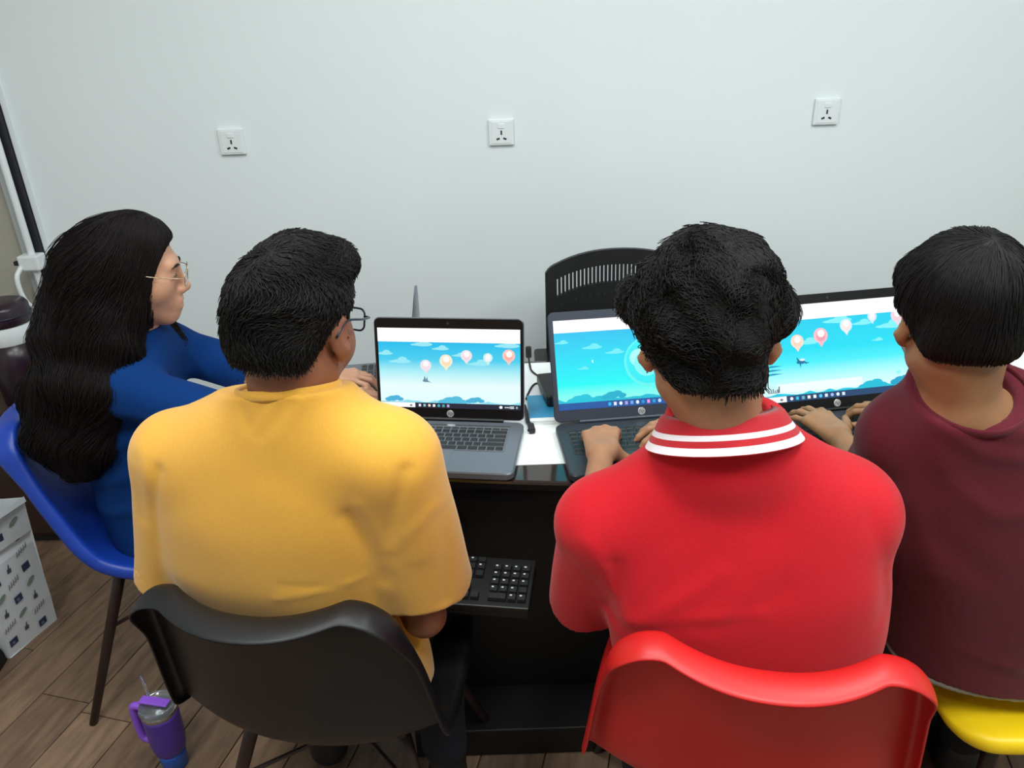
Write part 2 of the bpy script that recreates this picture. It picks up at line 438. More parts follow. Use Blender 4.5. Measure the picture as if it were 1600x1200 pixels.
# ------------------------------------------------------------------ screen pictures
class Pic:
    """Flat coloured shapes stacked in thin layers: what the lit screen shows (0..1 across, 0..1 up)."""
    def __init__(s, w, h): s.w, s.h, s.v, s.f, s.c, s.k = w, h, [], [], [], 0
    def poly(s, pts, cols, e=1.0):
        b = len(s.v); z = s.k * 0.00004; s.k += 1
        for p in pts: s.v.append(((min(max(p[0], 0), 1) - .5) * s.w, (min(max(p[1], 0), 1) - .5) * s.h, z))
        s.f.append(list(range(b, b + len(pts))))
        if not isinstance(cols[0], (tuple, list)): cols = [tuple(cols)] * len(pts)
        s.c += [(*[x * e for x in L3(c)], 1) for c in cols]
    def rect(s, x0, y0, x1, y1, c, e=1.0): s.poly([(x0, y0), (x1, y0), (x1, y1), (x0, y1)], c, e)
    def vgrad(s, x0, y0, x1, y1, stops):
        for (ta, ca_), (tb, cb_) in zip(stops[:-1], stops[1:]):
            ya, yb = y0 + (y1 - y0) * ta, y0 + (y1 - y0) * tb
            s.poly([(x0, ya), (x1, ya), (x1, yb), (x0, yb)], [ca_, ca_, cb_, cb_]); s.k -= 1
        s.k += 1
    def ell(s, cx, cy, rx, ry, c, n=18, e=1.0, rot=0):
        s.poly([(cx + rx * math.cos(2 * PI * k / n + rot), cy + ry * math.sin(2 * PI * k / n + rot)) for k in range(n)], c, e)
    def cloud(s, cx, cy, r, c=(150, 232, 246)):
        s.ell(cx, cy, r * 1.5, r * .55, c); s.ell(cx + r * .2, cy + r * .45, r * .75, r * .8, c); s.ell(cx - r * 1.1, cy - r * .1, r * .9, r * .3, c)
    def balloon(s, cx, cy, r, c, core=(255, 250, 248), heart=(250, 150, 140)):
        a = s.w / s.h
        s.poly([(cx - r * .45, cy - r * a * .85), (cx + r * .45, cy - r * a * .85), (cx, cy - r * a * 1.55)], c)
        s.ell(cx, cy, r, r * a, c, 20); s.ell(cx, cy - r * a * .1, r * .62, r * a * .68, [int(.6 * q + .4 * 250) for q in heart], 18); s.ell(cx + r * .05, cy + r * a * .25, r * .5, r * a * .5, core, 16)
    def hills(s, y, c, seed, amp=.035):
        r = random.Random(seed); n = 26
        top = [(k / n, y + amp * (.3 + r.random()) * (1 if r.random() < .6 else .35)) for k in range(n + 1)]
        for (xa, ya), (xb, yb) in zip(top[:-1], top[1:]):
            s.poly([(xa, y - .02), (xb, y - .02), (xb, yb), (xa, ya)], c); s.k -= 1
        s.k += 1
    def bush(s, cx, y, r, c):
        a = s.w / s.h
        for dx, dy, q in ((-.9, .0, .6), (-.25, .25, .8), (.4, .6, .6), (.95, .1, .55)): s.ell(cx + dx * r, y + dy * r * a * .6, q * r, q * r * a * .55, c, 12)
    def mesh(s, name):
        me = bpy.data.meshes.new(name); me.from_pydata(s.v, [], s.f)
        at = me.color_attributes.new('Col', 'FLOAT_COLOR', 'POINT')
        at.data.foreach_set('color', [x for c in s.c for x in c]); return me

def taskbar(p, y1, col, x_icons, icons, search=0.0, tray=True):
    p.rect(0, 0, 1, y1, col)
    if search: p.rect(0, .004, search, y1 * .97, (255, 255, 255)); p.ell(search - .03, y1 * .45, .01, y1 * .2, (120, 120, 140), 8)
    x = x_icons
    for c in icons:
        p.rect(x, y1 * .25, x + .017, y1 * .75, c) if random.random() < .4 else p.ell(x + .009, y1 * .5, .010, y1 * .28, c, 10)
        x += .034
    if tray:
        p.ell(.862, y1 * .5, .012, y1 * .3, (240, 250, 255), 10)
        for k in range(3): p.rect(.89 + k * .012, y1 * .38, .898 + k * .012, y1 * .62, (225, 235, 245))
        p.rect(.925, y1 * .55, .955, y1 * .72, (225, 235, 245)); p.rect(.925, y1 * .28, .955, y1 * .45, (225, 235, 245))
        p.rect(.968, y1 * .3, .98, y1 * .7, (170, 190, 210))

def pic_one(w, h):
    p = Pic(w, h)
    p.vgrad(0, .05, 1, .84, [(0, (225, 252, 255)), (.3, (232, 252, 253)), (.5, (176, 240, 246)), (.7, (70, 206, 240)), (1, (0, 186, 236))])
    for x, y, r in ((.32, .80, .045), (.05, .68, .035), (.16, .585, .045), (.45, .75, .035), (.58, .67, .03), (.72, .57, .045), (.92, .80, .05)): p.cloud(x, y, r)
    for x, y, r, c, ht in ((.335, .54, .040, (236, 226, 238), (240, 205, 225)), (.48, .60, .046, (246, 236, 210), (250, 205, 130)), (.625, .67, .040, (238, 228, 236), (246, 190, 200)),
                           (.775, .65, .033, (205, 240, 240), (235, 240, 245)), (.92, .68, .044, (248, 200, 190), (248, 130, 110))): p.balloon(x, y, r, c, heart=ht)
    p.rect(0, .83, 1, 1, (255, 252, 250), 1.05)
    # small flying bird shape
    g = (96, 140, 160)
    p.ell(.33, .345, .022, .016, g, 10); p.poly([(.315, .35), (.335, .35), (.325, .41)], g); p.poly([(.33, .35), (.345, .34), (.345, .40)], g); p.poly([(.34, .35), (.34, .33), (.372, .325)], g)
    p.hills(.065, (140, 222, 240), 5, .03); p.bush(.10, .10, .045, (70, 178, 216)); p.bush(.52, .075, .07, (80, 190, 222)); p.bush(.68, .10, .045, (70, 178, 216))
    taskbar(p, .066, (28, 30, 52), .275, [(235, 235, 245), (150, 200, 210), (240, 220, 200), (255, 255, 255), (60, 180, 200), (80, 170, 160), (190, 170, 230)], .25)
    return p
def pic_two(w, h):
    p = Pic(w, h)
    p.vgrad(0, .06, 1, .87, [(0, (150, 250, 238)), (.13, (120, 250, 240)), (.26, (0, 248, 246)), (.55, (0, 226, 246)), (1, (0, 190, 238))])
    for x, y, r in ((.05, .75, .025), (.235, .68, .036), (.37, .61, .034), (.17, .45, .02), (.75, .78, .04), (.87, .66, .035)): p.cloud(x, y, r, (110, 236, 246))
    a = w / h
    p.rect(0, .86, 1, 1, (255, 248, 252), 1.05)
    # bubble with a small figure inside
    p.ell(.565, .48, .150, .150 * a, (96, 244, 240), 28); p.ell(.565, .49, .136, .136 * a, (40, 236, 244), 28)
    p.ell(.51, .53, .060, .055 * a, (165, 250, 246), 16); p.ell(.55, .46, .075, .075 * a, (130, 246, 244), 18)
    p.ell(.548, .585, .034, .024 * a, (240, 248, 252), 14); p.ell(.556, .625, .036, .02 * a, (96, 24, 66), 12)
    p.rect(.553, .44, .583, .53, (80, 90, 170)); p.ell(.567, .51, .014, .016 * a, (230, 110, 120), 10)
    p.poly([(.553, .45), (.57, .45), (.556, .35), (.546, .35)], (36, 50, 110)); p.poly([(.57, .45), (.588, .45), (.612, .35), (.6, .35)], (36, 50, 110))
    p.poly([(.218, .53), (.226, .500), (.228, .545)], (230, 255, 255))
    p.hills(.085, (0, 190, 214), 9, .05); p.bush(.34, .12, .05, (0, 176, 206)); p.bush(.14, .09, .06, (0, 196, 220)); p.bush(.8, .12, .06, (0, 176, 206))
    taskbar(p, .075, (10, 84, 160), .30, [(20, 190, 240), (235, 240, 250), (245, 250, 255), (190, 160, 230), (120, 170, 240), (235, 245, 255), (10, 150, 210), (250, 150, 220), (20, 160, 220), (190, 220, 250), (20, 100, 180), (220, 235, 255), (170, 220, 250), (240, 120, 150), (200, 220, 250)])
    return p
def pic_three(w, h):
    p = Pic(w, h)
    p.vgrad(0, .05, 1, .85, [(0, (228, 255, 255)), (.2, (190, 255, 255)), (.42, (70, 240, 250)), (.6, (0, 224, 246)), (1, (0, 208, 240))])
    for x, y, r in ((.56, .80, .05), (.37, .60, .04), (.70, .75, .035), (.88, .70, .055), (.78, .56, .02)): p.cloud(x, y, r, (130, 242, 248))
    for x, y, r, c, ht in ((.30, .62, .038, (250, 222, 206), (250, 190, 150)), (.44, .66, .042, (252, 190, 204), (240, 96, 130)), (.595, .74, .036, (226, 240, 250), (244, 220, 210)),
                           (.755, .81, .028, (206, 236, 250), (230, 240, 250)), (.905, .80, .038, (244, 214, 228), (240, 180, 200)), (.17, .7, .04, (250, 230, 200), (250, 190, 120))): p.balloon(x, y, r, c, heart=ht)
    p.rect(0, .84, 1, 1, (255, 251, 253), 1.05)
    g = (0, 110, 160)
    p.ell(.31, .40, .028, .018, g, 10); p.poly([(.29, .40), (.31, .40), (.285, .46)], g); p.poly([(.30, .39), (.31, .39), (.305, .34)], g); p.poly([(.33, .40), (.335, .38), (.36, .39)], g); p.ell(.318, .425, .016, .014, (225, 240, 245), 8)
    g2 = (0, 150, 190)
    for k in range(3): p.poly([(.03, .28 + .04 * k), (.14, .31 + .04 * k), (.2, .30 + .04 * k), (.14, .29 + .04 * k)], g2)
    p.rect(.16, .10, .66, .19, (240, 255, 253))
    for k in range(5): p.rect(.105 + .012 * k, .115, .112 + .012 * k, .135 + .008 * (k % 3), (110, 120, 130))
    p.rect(.10, .105, .17, .113, (120, 126, 134)); p.poly([(.158, .11), (.17, .11), (.172, .175), (.165, .17)], (110, 116, 126))
    p.hills(.065, (0, 200, 225), 4, .03); p.bush(.90, .10, .05, (0, 164, 205)); p.bush(.72, .075, .06, (0, 190, 220))
    p.ell(.88, .20, .016, .02, (150, 245, 250), 10); p.ell(.94, .20, .018, .018, (150, 245, 250), 10)
    taskbar(p, .066, (16, 62, 108), .225, [(235, 235, 245), (40, 200, 235), (110, 180, 200), (250, 240, 230), (255, 255, 255), (80, 210, 250), (220, 240, 250), (170, 190, 240), (235, 245, 255), (225, 240, 255)], .205)
    return p

def lettering(text, size, mat, parent, loc, rot, name='lettering', shear=0.0, extrude=0.0001):
    cu = bpy.data.curves.new(name, 'FONT'); cu.body = text; cu.size = size; cu.align_x = 'CENTER'; cu.align_y = 'CENTER'
    cu.shear = shear; cu.extrude = extrude
    tmp = bpy.data.objects.new(name + '_tmp', cu); COL.objects.link(tmp)
    dg = bpy.context.evaluated_depsgraph_get(); dg.update()
    me = bpy.data.meshes.new_from_object(tmp.evaluated_get(dg)); me.name = name
    bpy.data.objects.remove(tmp); me.materials.clear()
    o = link(name, me, mat, parent); o.location = loc; o.rotation_euler = rot
    return o

# ------------------------------------------------------------------ laptops
def laptop(label, hinge, yaw, W, D, LH, tilt, case, lidmat, bezel, well, pic, bz, numpad, kx, ky, pitch, kd, logo=True, hingebar=False, keys=True, deskz=TZ + 0.0018):
    """Origin under the middle of the hinge, screen facing -y before the turn by yaw."""
    root = empty('laptop', (hinge[0], hinge[1], deskz), yaw)
    tag(root, label, 'laptop', 'open laptops on the desk')
    bt = 0.019
    pts = [(x, y - D / 2) for x, y in rrect(W, D, 0.016)]
    bmb = prism(pts, 0.0015, bt, ch=0.003)
    obj('base', bmb, case, root)
    kw = sum(abs(u) for u in LROWS[1][0]) * pitch + (4.25 * pitch if numpad else 0)
    kdh = kd * 5.62
    kb = obj('keyboard', prism([(x, y) for x, y in rrect(kw + 0.006, kdh + 0.006, 0.004)], bt - 0.002, bt + 0.0006), well, root)
    kcx, kcy = kx, ky
    kb.location = (kcx, kcy, 0)
    if keys:
        lay_keys(kb, LROWS, pitch, kd, 0.0016, -kw / 2, kdh / 2, bt + 0.0006)
        if numpad: lay_keys(kb, NUMROWS, pitch, kd, 0.0016, -kw / 2 + 15.25 * pitch, kdh / 2, bt + 0.0006)
    obj('touchpad', prism([(x - 0.02, y - D + 0.058) for x, y in rrect(0.105, 0.066, 0.004)], bt - 0.001, bt + 0.0005), case, root)
    if hingebar:
        obj('speaker_bar', bbox(-W / 2 + .03, W / 2 - .03, -.030, -.022, bt - .001, bt + .0012, .0005), m_steel, root)
    obj('hinge', tube([(-W * .36, 0.0, bt + .002), (W * .36, 0.0, bt + .002)], .006, 10), bezel, root)
    # lid turned back by tilt
    lid = empty('lid', (0, 0.0, bt + 0.003)); lid.parent = root; lid.rotation_euler = (PI / 2 - tilt, 0, 0)
    obj('lid_shell', prism([(x, y + LH / 2) for x, y in rrect(W, LH, 0.014)], -0.0065, -0.0008, ch=0.0015), lidmat, lid)
    sw, sh = W - 2 * bz[0], LH - bz[1] - bz[2]
    scy = bz[2] + sh / 2
    fb = bmesh.new()
    out = [(x, y + LH / 2) for x, y in rrect(W - 0.004, LH - 0.004, 0.012)]
    inn = [(x, y + scy) for x, y in rrect(sw, sh, 0.0012)]
    rr = [[fb.verts.new((*p, z)) for p in q] for q, z in ((out, -0.001), (out, 0.0004), (inn, 0.0004), (inn, -0.001))]
    for a, b in zip(rr[:-1], rr[1:]):
        for i in range(len(a)): fb.faces.new((a[i], a[(i + 1) % len(a)], b[(i + 1) % len(a)], b[i]))
    obj('bezel', fb, bezel, lid)
    if pic:
        o = link('display', pic(sw, sh).mesh('display'), m_screen, lid); o.location = (0, scy, -0.0006)
    else:
        obj('display', bbox(-sw / 2, sw / 2, scy - sh / 2, scy + sh / 2, -0.0009, -0.0006), m_lap_black, lid)
    obj('webcam', prism([(x, y + LH - bz[1] / 2) for x, y in rrect(0.006, 0.006, 0.0028)], 0.0003, 0.0008), m_dark, lid)
    if logo:
        lg = obj('logo_badge', lathe([(0.0082, 0.0003), (0.0085, 0.0009), (0.008, 0.0012)], 24), m_logo, lid); lg.location = (0, bz[2] * .5, 0)
        lo = lettering('hp', 0.0125, m_logo_txt, lid, (-.0002, bz[2] * .5 + .0003, 0.00135), (0, 0, 0), 'badge_lettering', shear=0.25)
    return root
laptop('silver laptop with black bezel in front of the person in the yellow shirt', (-0.1454, 1.576), -0.1377, 0.345, 0.222, 0.237, 0.19,
       m_lap_silver, m_lap_silver, m_lap_black, m_keywell, pic_one, (0.0085, 0.024, 0.026), False, 0.0, -0.083, 0.0187, 0.0177, hingebar=True)
laptop('dark grey laptop with slate grey bezel in front of the person in the red polo', (0.2956, 1.5544), 0.0805, 0.404, 0.222, 0.2524, 0.4685,
       m_lap_dark, m_lap_slate, m_lap_slate, m_keywell_d, pic_two, (0.012, 0.020, 0.027), True, 0.0, -0.088, 0.0185, 0.0178)
laptop('large dark laptop with black bezel in front of the person in the maroon shirt', (0.7480, 1.5615), 0.138, 0.446, 0.256, 0.268, 0.45,
       m_lap_dark, m_lap_black, m_lap_black, m_keywell_d, pic_three, (0.016, 0.022, 0.026), True, 0.0, -0.090, 0.0187, 0.0180)
laptop('open grey laptop seen edge-on behind the silver laptop, facing the long-haired person', (-0.262, 1.785), math.radians(-83), 0.31, 0.20, 0.214, 0.16,
       m_lap_silver, m_lap_silver, m_lap_silver, m_keywell, None, (0.012, 0.02, 0.03), False, 0.0, -0.08, 0.0187, 0.0170, logo=False)

# desktop keyboard on the tray
t = empty('keyboard', (-0.19, 1.232, 0.5822), TRA); tag(t, 'black desktop keyboard with white legends on the pull-out tray beside the yellow sleeve', 'keyboard')
kbm = bmesh.new()
rows_ = [[(x, -.072, 0.0), (x, -.072, 0.016), (x, .066, 0.024), (x, .066, 0.0)] for x in (-.236, .220)]
V = [[kbm.verts.new(p) for p in r] for r in rows_]
for i in range(4): kbm.faces.new((V[0][i], V[0][(i + 1) % 4], V[1][(i + 1) % 4], V[1][i]))
kbm.faces.new(V[0][::-1]); kbm.faces.new(V[1]); bevel(kbm, 0.003)
obj('keyboard_body', kbm, m_black_pl, t)
kf = empty('key_field', (0, -.003, 0.0205)); kf.parent = t; kf.rotation_euler = (math.atan2(.008, .138), 0, 0)
rk = random.Random(5)
FR = [([1, -1, 1, 1, 1, 1, -.5, 1, 1, 1, 1, -.5, 1, 1, 1, 1], .9), ([1] * 13 + [2], 1), ([1.5] + [1] * 12 + [1.5], 1), ([1.75] + [1] * 11 + [2.25], 1), ([2.25] + [1] * 10 + [2.75], 1), ([1.25] * 3 + [6.25] + [1.25] * 4, 1)]
NAV = [([1, 1, 1], .9), ([1, 1, 1], 1), ([1, 1, 1], 1), ([-3], 1), ([-1, 1, -1], 1), ([1, 1, 1], 1)]
NUM = [([-4], .9), ([1, 1, 1, 1], 1), ([1, 1, 1, 1], 1), ([1, 1, 1, 1], 1), ([1, 1, 1, 1], 1), ([2, 1, 1], 1)]
PK = .0192
lay_keys(kf, FR, PK, .0200, .006, -.229, .062, 0.001, .0026, legend=.7, rnd=rk)
lay_keys(kf, NAV, PK, .0200, .006, -.229 + 15.25 * PK, .062, 0.001, .0026, legend=.7, rnd=rk)
lay_keys(kf, NUM, PK, .0200, .006, -.229 + 18.5 * PK + .0105, .062, 0.001, .0026, legend=.95, rnd=rk)

# booklet, power adapter, cables
t = empty('booklet', (0.122, 1.640, TZ + 0.0017), 0.03); tag(t, 'thick blue and white booklet lying between the silver and the slate grey laptop', 'booklet')
obj('page_block', bbox(-.083, .085, -.066, .066, 0.0008, 0.0105, 0.001, 1), m_paper, t)
obj('back_cover', bbox(-.085, .087, -.067, .067, 0.0, 0.0009), m_paper, t)
obj('front_cover', bbox(-.085, .087, -.052, .067, 0.0105, 0.0118), m_bluecover, t)
obj('white_cover_strip', bbox(-.085, .087, -.067, -.0522, 0.0105, 0.0117), m_paper, t)
t = empty('power_adapter', (0.098, 1.706, TZ + 0.0138), 0.14); tag(t, 'black laptop power adapter resting on the blue booklet', 'adapter')
obj('adapter_body', bbox(-.026, .026, -.068, .068, 0, .030, 0.006, 3), m_black_pl, t)
obj('rating_label', bbox(-.0265, -.0255, -.03, .035, .007, .022), m_keywell, t)
def cable(name, pts, r, label, plug=None):
    o = empty(name, pts[0]); tag(o, label, 'cable')
    P0 = Vector(pts[0])
    obj('cord', tube([p - P0 for p in catmull(pts, 8)], r, 8), m_black_pl, o, smooth=True)
    for (c, s, rz) in plug or []:
        q = obj('plug', bbox(-s[0], s[0], -s[1], s[1], -s[2], s[2], min(s) * .5), m_black_pl, o); q.location = Vector(c) - P0; q.rotation_euler = (0, 0, rz)
cable('power_cable', [(0.048, 1.925, 0.772), (0.050, 1.91, 0.756), (0.055, 1.868, 0.7545), (0.078, 1.825, 0.7545), (0.097, 1.795, 0.760), (0.093, 1.775, 0.777)], 0.0026,
      'thin black cable running from behind the silver laptop to the power adapter', [((0.048, 1.928, 0.785), (.008, .007, .016), 0)])
cable('power_cable', [(0.100, 1.771, 0.775), (0.082, 1.80, 0.7545), (0.056, 1.785, 0.7545), (0.040, 1.735, 0.7545), (0.034, 1.70, 0.757)], 0.0026,
      'short thin black cable curving from the power adapter toward the silver laptop')
cable('charging_cable', [(0.029, 1.665, 0.7562), (0.032, 1.62, 0.7560), (0.0335, 1.585, 0.7562), (0.040, 1.560, 0.7566), (0.041, 1.540, 0.760), (0.034, 1.530, 0.762)], 0.0038,
      'black charging cable with a plug at the right rear corner of the silver laptop', [((0.041, 1.545, 0.7595), (.0075, .016, .0065), 0.1)])

# ================================================================== CHAIRS
def shell_mesh(gentle=False):
    """Moulded one-piece chair shell: y forward, z up, origin on the floor under the seat."""
    prof = [(.215, .402), (.195, .416), (.14, .423), (.05, .420), (-.06, .416), (-.142, .420), (-.194, .438), (-.220, .480), (-.232, .55), (-.243, .64), (-.258, .72), (-.270, .785), (-.274, .806)]
    if gentle: prof = [(.215, .418), (.195, .432), (.14, .440), (.05, .440), (-.04, .444), (-.105, .460), (-.150, .494), (-.180, .538), (-.204, .596), (-.232, .668), (-.252, .73), (-.268, .786), (-.274, .806)]
    hw = [.205, .214, .226, .238, .246, .250, .250, .246, .239, .228, .214, .203, .199]
    wrap = [.010, .012, .018, .028, .042, .058, .068, .070, .066, .060, .054, .050, .048]
    pp = catmull([(0, a, b) for a, b in prof], 4)
    hh = [v.x for v in catmull([(a, 0, 0) for a in hw], 4)]; ww = [v.x for v in catmull([(a, 0, 0) for a in wrap], 4)]
    # arc length, to round the corners
    s = [0]
    for a, b in zip(pp[:-1], pp[1:]): s.append(s[-1] + (b - a).length)
    tot = s[-1]; R = .055
    nv = 21; rows = []; nrm = []
    ts = np.concatenate([np.linspace(0, .012, 3)[:-1], np.linspace(.012, .06, 5)[:-1], np.linspace(.06, tot - .06, 26)[:-1], np.linspace(tot - .06, tot - .012, 6)[:-1], np.linspace(tot - .012, tot, 4)])
    sy = np.array([p.y for p in pp]); sz = np.array([p.z for p in pp])
    for t in ts:
        y = np.interp(t, s, sy); z = np.interp(t, s, sz); h = np.interp(t, s, hh); wv = np.interp(t, s, ww)
        e = 1e-3
        ty = np.interp(min(t + e, tot), s, sy) - np.interp(max(t - e, 0), s, sy); tz = np.interp(min(t + e, tot), s, sz) - np.interp(max(t - e, 0), s, sz)
        l = math.hypot(ty, tz); ty, tz = ty / l, tz / l
        ny, nz = tz, -ty                      # towards the sitter
        if nz < 0 and ny < 0: ny, nz = -ny, -nz
        dd = min(t, tot - t)
        if dd < R: h = h - R + math.sqrt(max(R * R - (R - dd) ** 2, 0)) 
        row = []
        for k in range(nv):
            v = -1 + 2 * k / (nv - 1); v = math.sin(v * PI / 2) * .35 + v * .65
            off = wv * abs(v) ** 2.2
            row.append(Vector((h * v, y + ny * off, z + nz * off)))
        rows.append(row); nrm.append(Vector((0, ny, nz)))
    bm = bmesh.new()
    V = [[bm.verts.new(p) for p in r] for r in rows]
    for a, b in zip(V[:-1], V[1:]):
        for i in range(nv - 1): bm.faces.new((a[i], a[i + 1], b[i + 1], b[i]))
    nu = len(V)
    loop = [(0, k) for k in range(nv)] + [(j, nv - 1) for j in range(1, nu)] + [(nu - 1, k) for k in range(nv - 2, -1, -1)] + [(j, 0) for j in range(nu - 2, 0, -1)]
    P = [rows[j][k] for j, k in loop]; m = len(P)
    prev = [V[j][k] for j, k in loop]
    outs = []
    for i, (j, k) in enumerate(loop):
        t = (P[(i + 1) % m] - P[i - 1])
        nn = nrm[j]; o = t.cross(nn)
        if o.length < 1e-6: o = Vector((1, 0, 0))
        o.normalize()
        ref = P[i] - Vector((0, rows[nu // 2][nv // 2].y if j > nu * .3 else 0, .5 if j > nu * .3 else .44))
        inner = rows[min(max(j, 3), nu - 4)][min(max(k, 3), nv - 4)]
        if o.dot(P[i] - inner) < 0: o = -o
        outs.append((o, nn))
    # smooth the outward directions round the corners
    for _ in range(3):
        outs = [((outs[i - 1][0] + outs[i][0] * 2 + outs[(i + 1) % m][0]).normalized(), outs[i][1]) for i in range(m)]
    wt = [.5 + .5 * min(max((P[i].z - .70) / .09, 0), 1) for i in range(m)]
    for oo, bb in ((.005, .005), (.009, .019), (.010, .040), (.007, .053)):
        cur = [bm.verts.new(P[i] + outs[i][0] * oo - outs[i][1] * bb * wt[i]) for i in range(m)]
        for i in range(m): bm.faces.new((prev[i], cur[i], cur[(i + 1) % m], prev[(i + 1) % m]))
        prev = cur
    bmesh.ops.recalc_face_normals(bm, faces=bm.faces[:])
    return bm_mesh(bm, 'shell', True)
SHELL, SHELL_GENTLE = shell_mesh(), shell_mesh(True)
CHLEG = []
for sx in (-1, 1):
    for sy in (-1, 1):
        a, b = Vector((sx * .15, sy * .11 + .01, .388)), Vector((sx * .262, sy * .225, .0))
        CHLEG.append(bm_mesh(tube([a, a.lerp(b, .15), b], [.014, .014, .010], 10), 'leg', True))
def plastic_chair(loc, face_deg, mat, label, shell=None):
    """face_deg: clockwise from +y, where the sitter looks."""
    t = empty('plastic_chair', (loc[0], loc[1], 0), -math.radians(face_deg)); tag(t, label, 'chair', 'moulded plastic chairs')
    me = (shell or SHELL).copy(); me.materials.clear(); me.materials.append(mat)
    sh = link('shell', me, None, t); solidify(sh, .0045, 1.0)
    sub = sh.modifiers.new('smooth', 'SUBSURF'); sub.levels = 1; sub.render_levels = 1
    for lm in CHLEG:
        if not lm.materials: lm.materials.append(m_leg)
        lg = link('leg', lm, None, t)
        if shell: lg.scale = (1, 1, 1.06)
    for s in (-1, 1):
        obj('stretcher', tube([(s * .19, -.145, .255), (-s * .19, .165, .255)], .005, 8), m_leg, t)
    br = obj('seat_bracket', bbox(-.16, .16, -.115, .135, .378, .404, .006), m_leg, t)
    if shell: br.location.z = .022
    return t
plastic_chair((-.362, 1.168), 10, m_chair_black, 'black plastic chair under the person in the mustard yellow t-shirt')
plastic_chair((.387, 1.025), 11, m_chair_red, 'red plastic chair under the person in the red polo shirt')
plastic_chair((-.885, 1.69), 90, m_chair_blue, 'blue plastic chair under the long-haired person', SHELL_GENTLE)
plastic_chair((1.012, 1.160), -90, m_chair_yellow, 'yellow plastic chair under the person in the maroon shirt')

# office chair behind the desk
oc = empty('office_chair', (.33, 2.235, 0)); tag(oc, 'black office chair with slotted backrest behind the desk, against the wall', 'chair')
def back_y(x): return -.035 - .055 * (abs(x) / .225) ** 2 + .035
def zt(x): return .982 - .042 * (abs(x) / .225) ** 2.4
def panel(x0, x1, za, zb, nx=6, nz=3, th=.016):
    bm = bmesh.new()
    def pt(x, f, d):
        lo, hi = za(x), zb(x); z = lo + (hi - lo) * f
        return (x, back_y(x) + d - .06 + .10 * (z - .55), z)
    xs = [x0 + (x1 - x0) * k / nx for k in range(nx + 1)]
    F = [[bm.verts.new(pt(x, k / nz, 0)) for x in xs] for k in range(nz + 1)]
    B = [[bm.verts.new(pt(x, k / nz, th)) for x in xs] for k in range(nz + 1)]
    for k in range(nz):
        for i in range(nx):
            bm.faces.new((F[k][i], F[k][i + 1], F[k + 1][i + 1], F[k + 1][i])); bm.faces.new((B[k][i + 1], B[k][i], B[k + 1][i], B[k + 1][i + 1]))
    for i in range(nx):
        bm.faces.new((F[0][i + 1], F[0][i], B[0][i], B[0][i + 1])); bm.faces.new((F[nz][i], F[nz][i + 1], B[nz][i + 1], B[nz][i]))
    for k in range(nz):
        bm.faces.new((F[k][0], F[k + 1][0], B[k + 1][0], B[k][0])); bm.faces.new((F[k + 1][nx], F[k][nx], B[k][nx], B[k + 1][nx]))
    return bm
obj('top_rail', panel(-.195, .195, lambda x: zt(x) - .045, zt, 16), m_black_pl, oc, smooth=False)
obj('side_stile', panel(-.222, -.195, lambda x: .60, lambda x: zt(x) - .010 * ((-x - .195) / .027) ** 3, 4, 6), m_black_pl, oc)
obj('side_stile', panel(.195, .222, lambda x: .60, lambda x: zt(x) - .010 * ((x - .195) / .027) ** 3, 4, 6), m_black_pl, oc)
slat_z = (lambda x: zt(x) - .098, lambda x: zt(x) - .045)
pitchs = .0118
for k in range(34):
    x = -.195 + k * pitchs
    obj('slat', panel(x, min(x + .0078, .195), slat_z[0], slat_z[1], 1, 2, .012), m_black_pl, oc)
obj('mid_panel', panel(-.195, .195, lambda x: zt(x) - .128, lambda x: zt(x) - .098, 16), m_black_pl, oc)
hx = [-.195 + .39 * k / 18 for k in range(19)]
for a, b in zip(hx[:-1], hx[1:]):
    obj('perforated_strip', panel(a + .0025, b - .0025 + .003, lambda x: zt(x) - .134, lambda x: zt(x) - .128, 1, 1, .012), m_black_pl, oc)
obj('lower_panel', panel(-.195, .195, lambda x: .60, lambda x: zt(x) - .134, 16, 6), m_black_pl, oc)
obj('seat', bbox(-.235, .235, -.40, .06, .44, .51, .03, 3), m_jean, oc)
obj('back_post', tube(catmull([(0, -.10, .44), (0, .05, .46), (0, .03, .60)], 6), .02, 10), m_black_pl, oc)
for s in (-1, 1):
    obj('armrest', bbox(s * .236 - .024, s * .236 + .024, -.22, -.07, .672, .698, .01, 2), m_black_pl, oc)
    obj('arm_post', tube(catmull([(s * .236, -.15, .675), (s * .25, -.16, .60), (s * .235, -.17, .47)], 5), .014, 10), m_black_pl, oc)
obj('gas_column', tube([(0, -.17, .09), (0, -.17, .28), (0, -.17, .281), (0, -.17, .44)], [.028, .028, .016, .016], 14), m_black_pl, oc)
for k in range(5):
    a = 2 * PI * k / 5 + .6; d = Vector((math.cos(a), math.sin(a), 0)); c = Vector((0, -.17, 0)); L = .235
    obj('base_arm', tube([c + Vector((0, 0, .11)), c + d * L + Vector((0, 0, .075))], [.022, .014], 8), m_black_pl, oc)
    cs = lathe([(.012, -.018), (.026, -.014), (.026, .014), (.012, .018)], 14)
    q = obj('caster', cs, m_dark, oc); q.location = c + d * L + Vector((0, 0, .027)); q.rotation_euler = (PI / 2, 0, a)

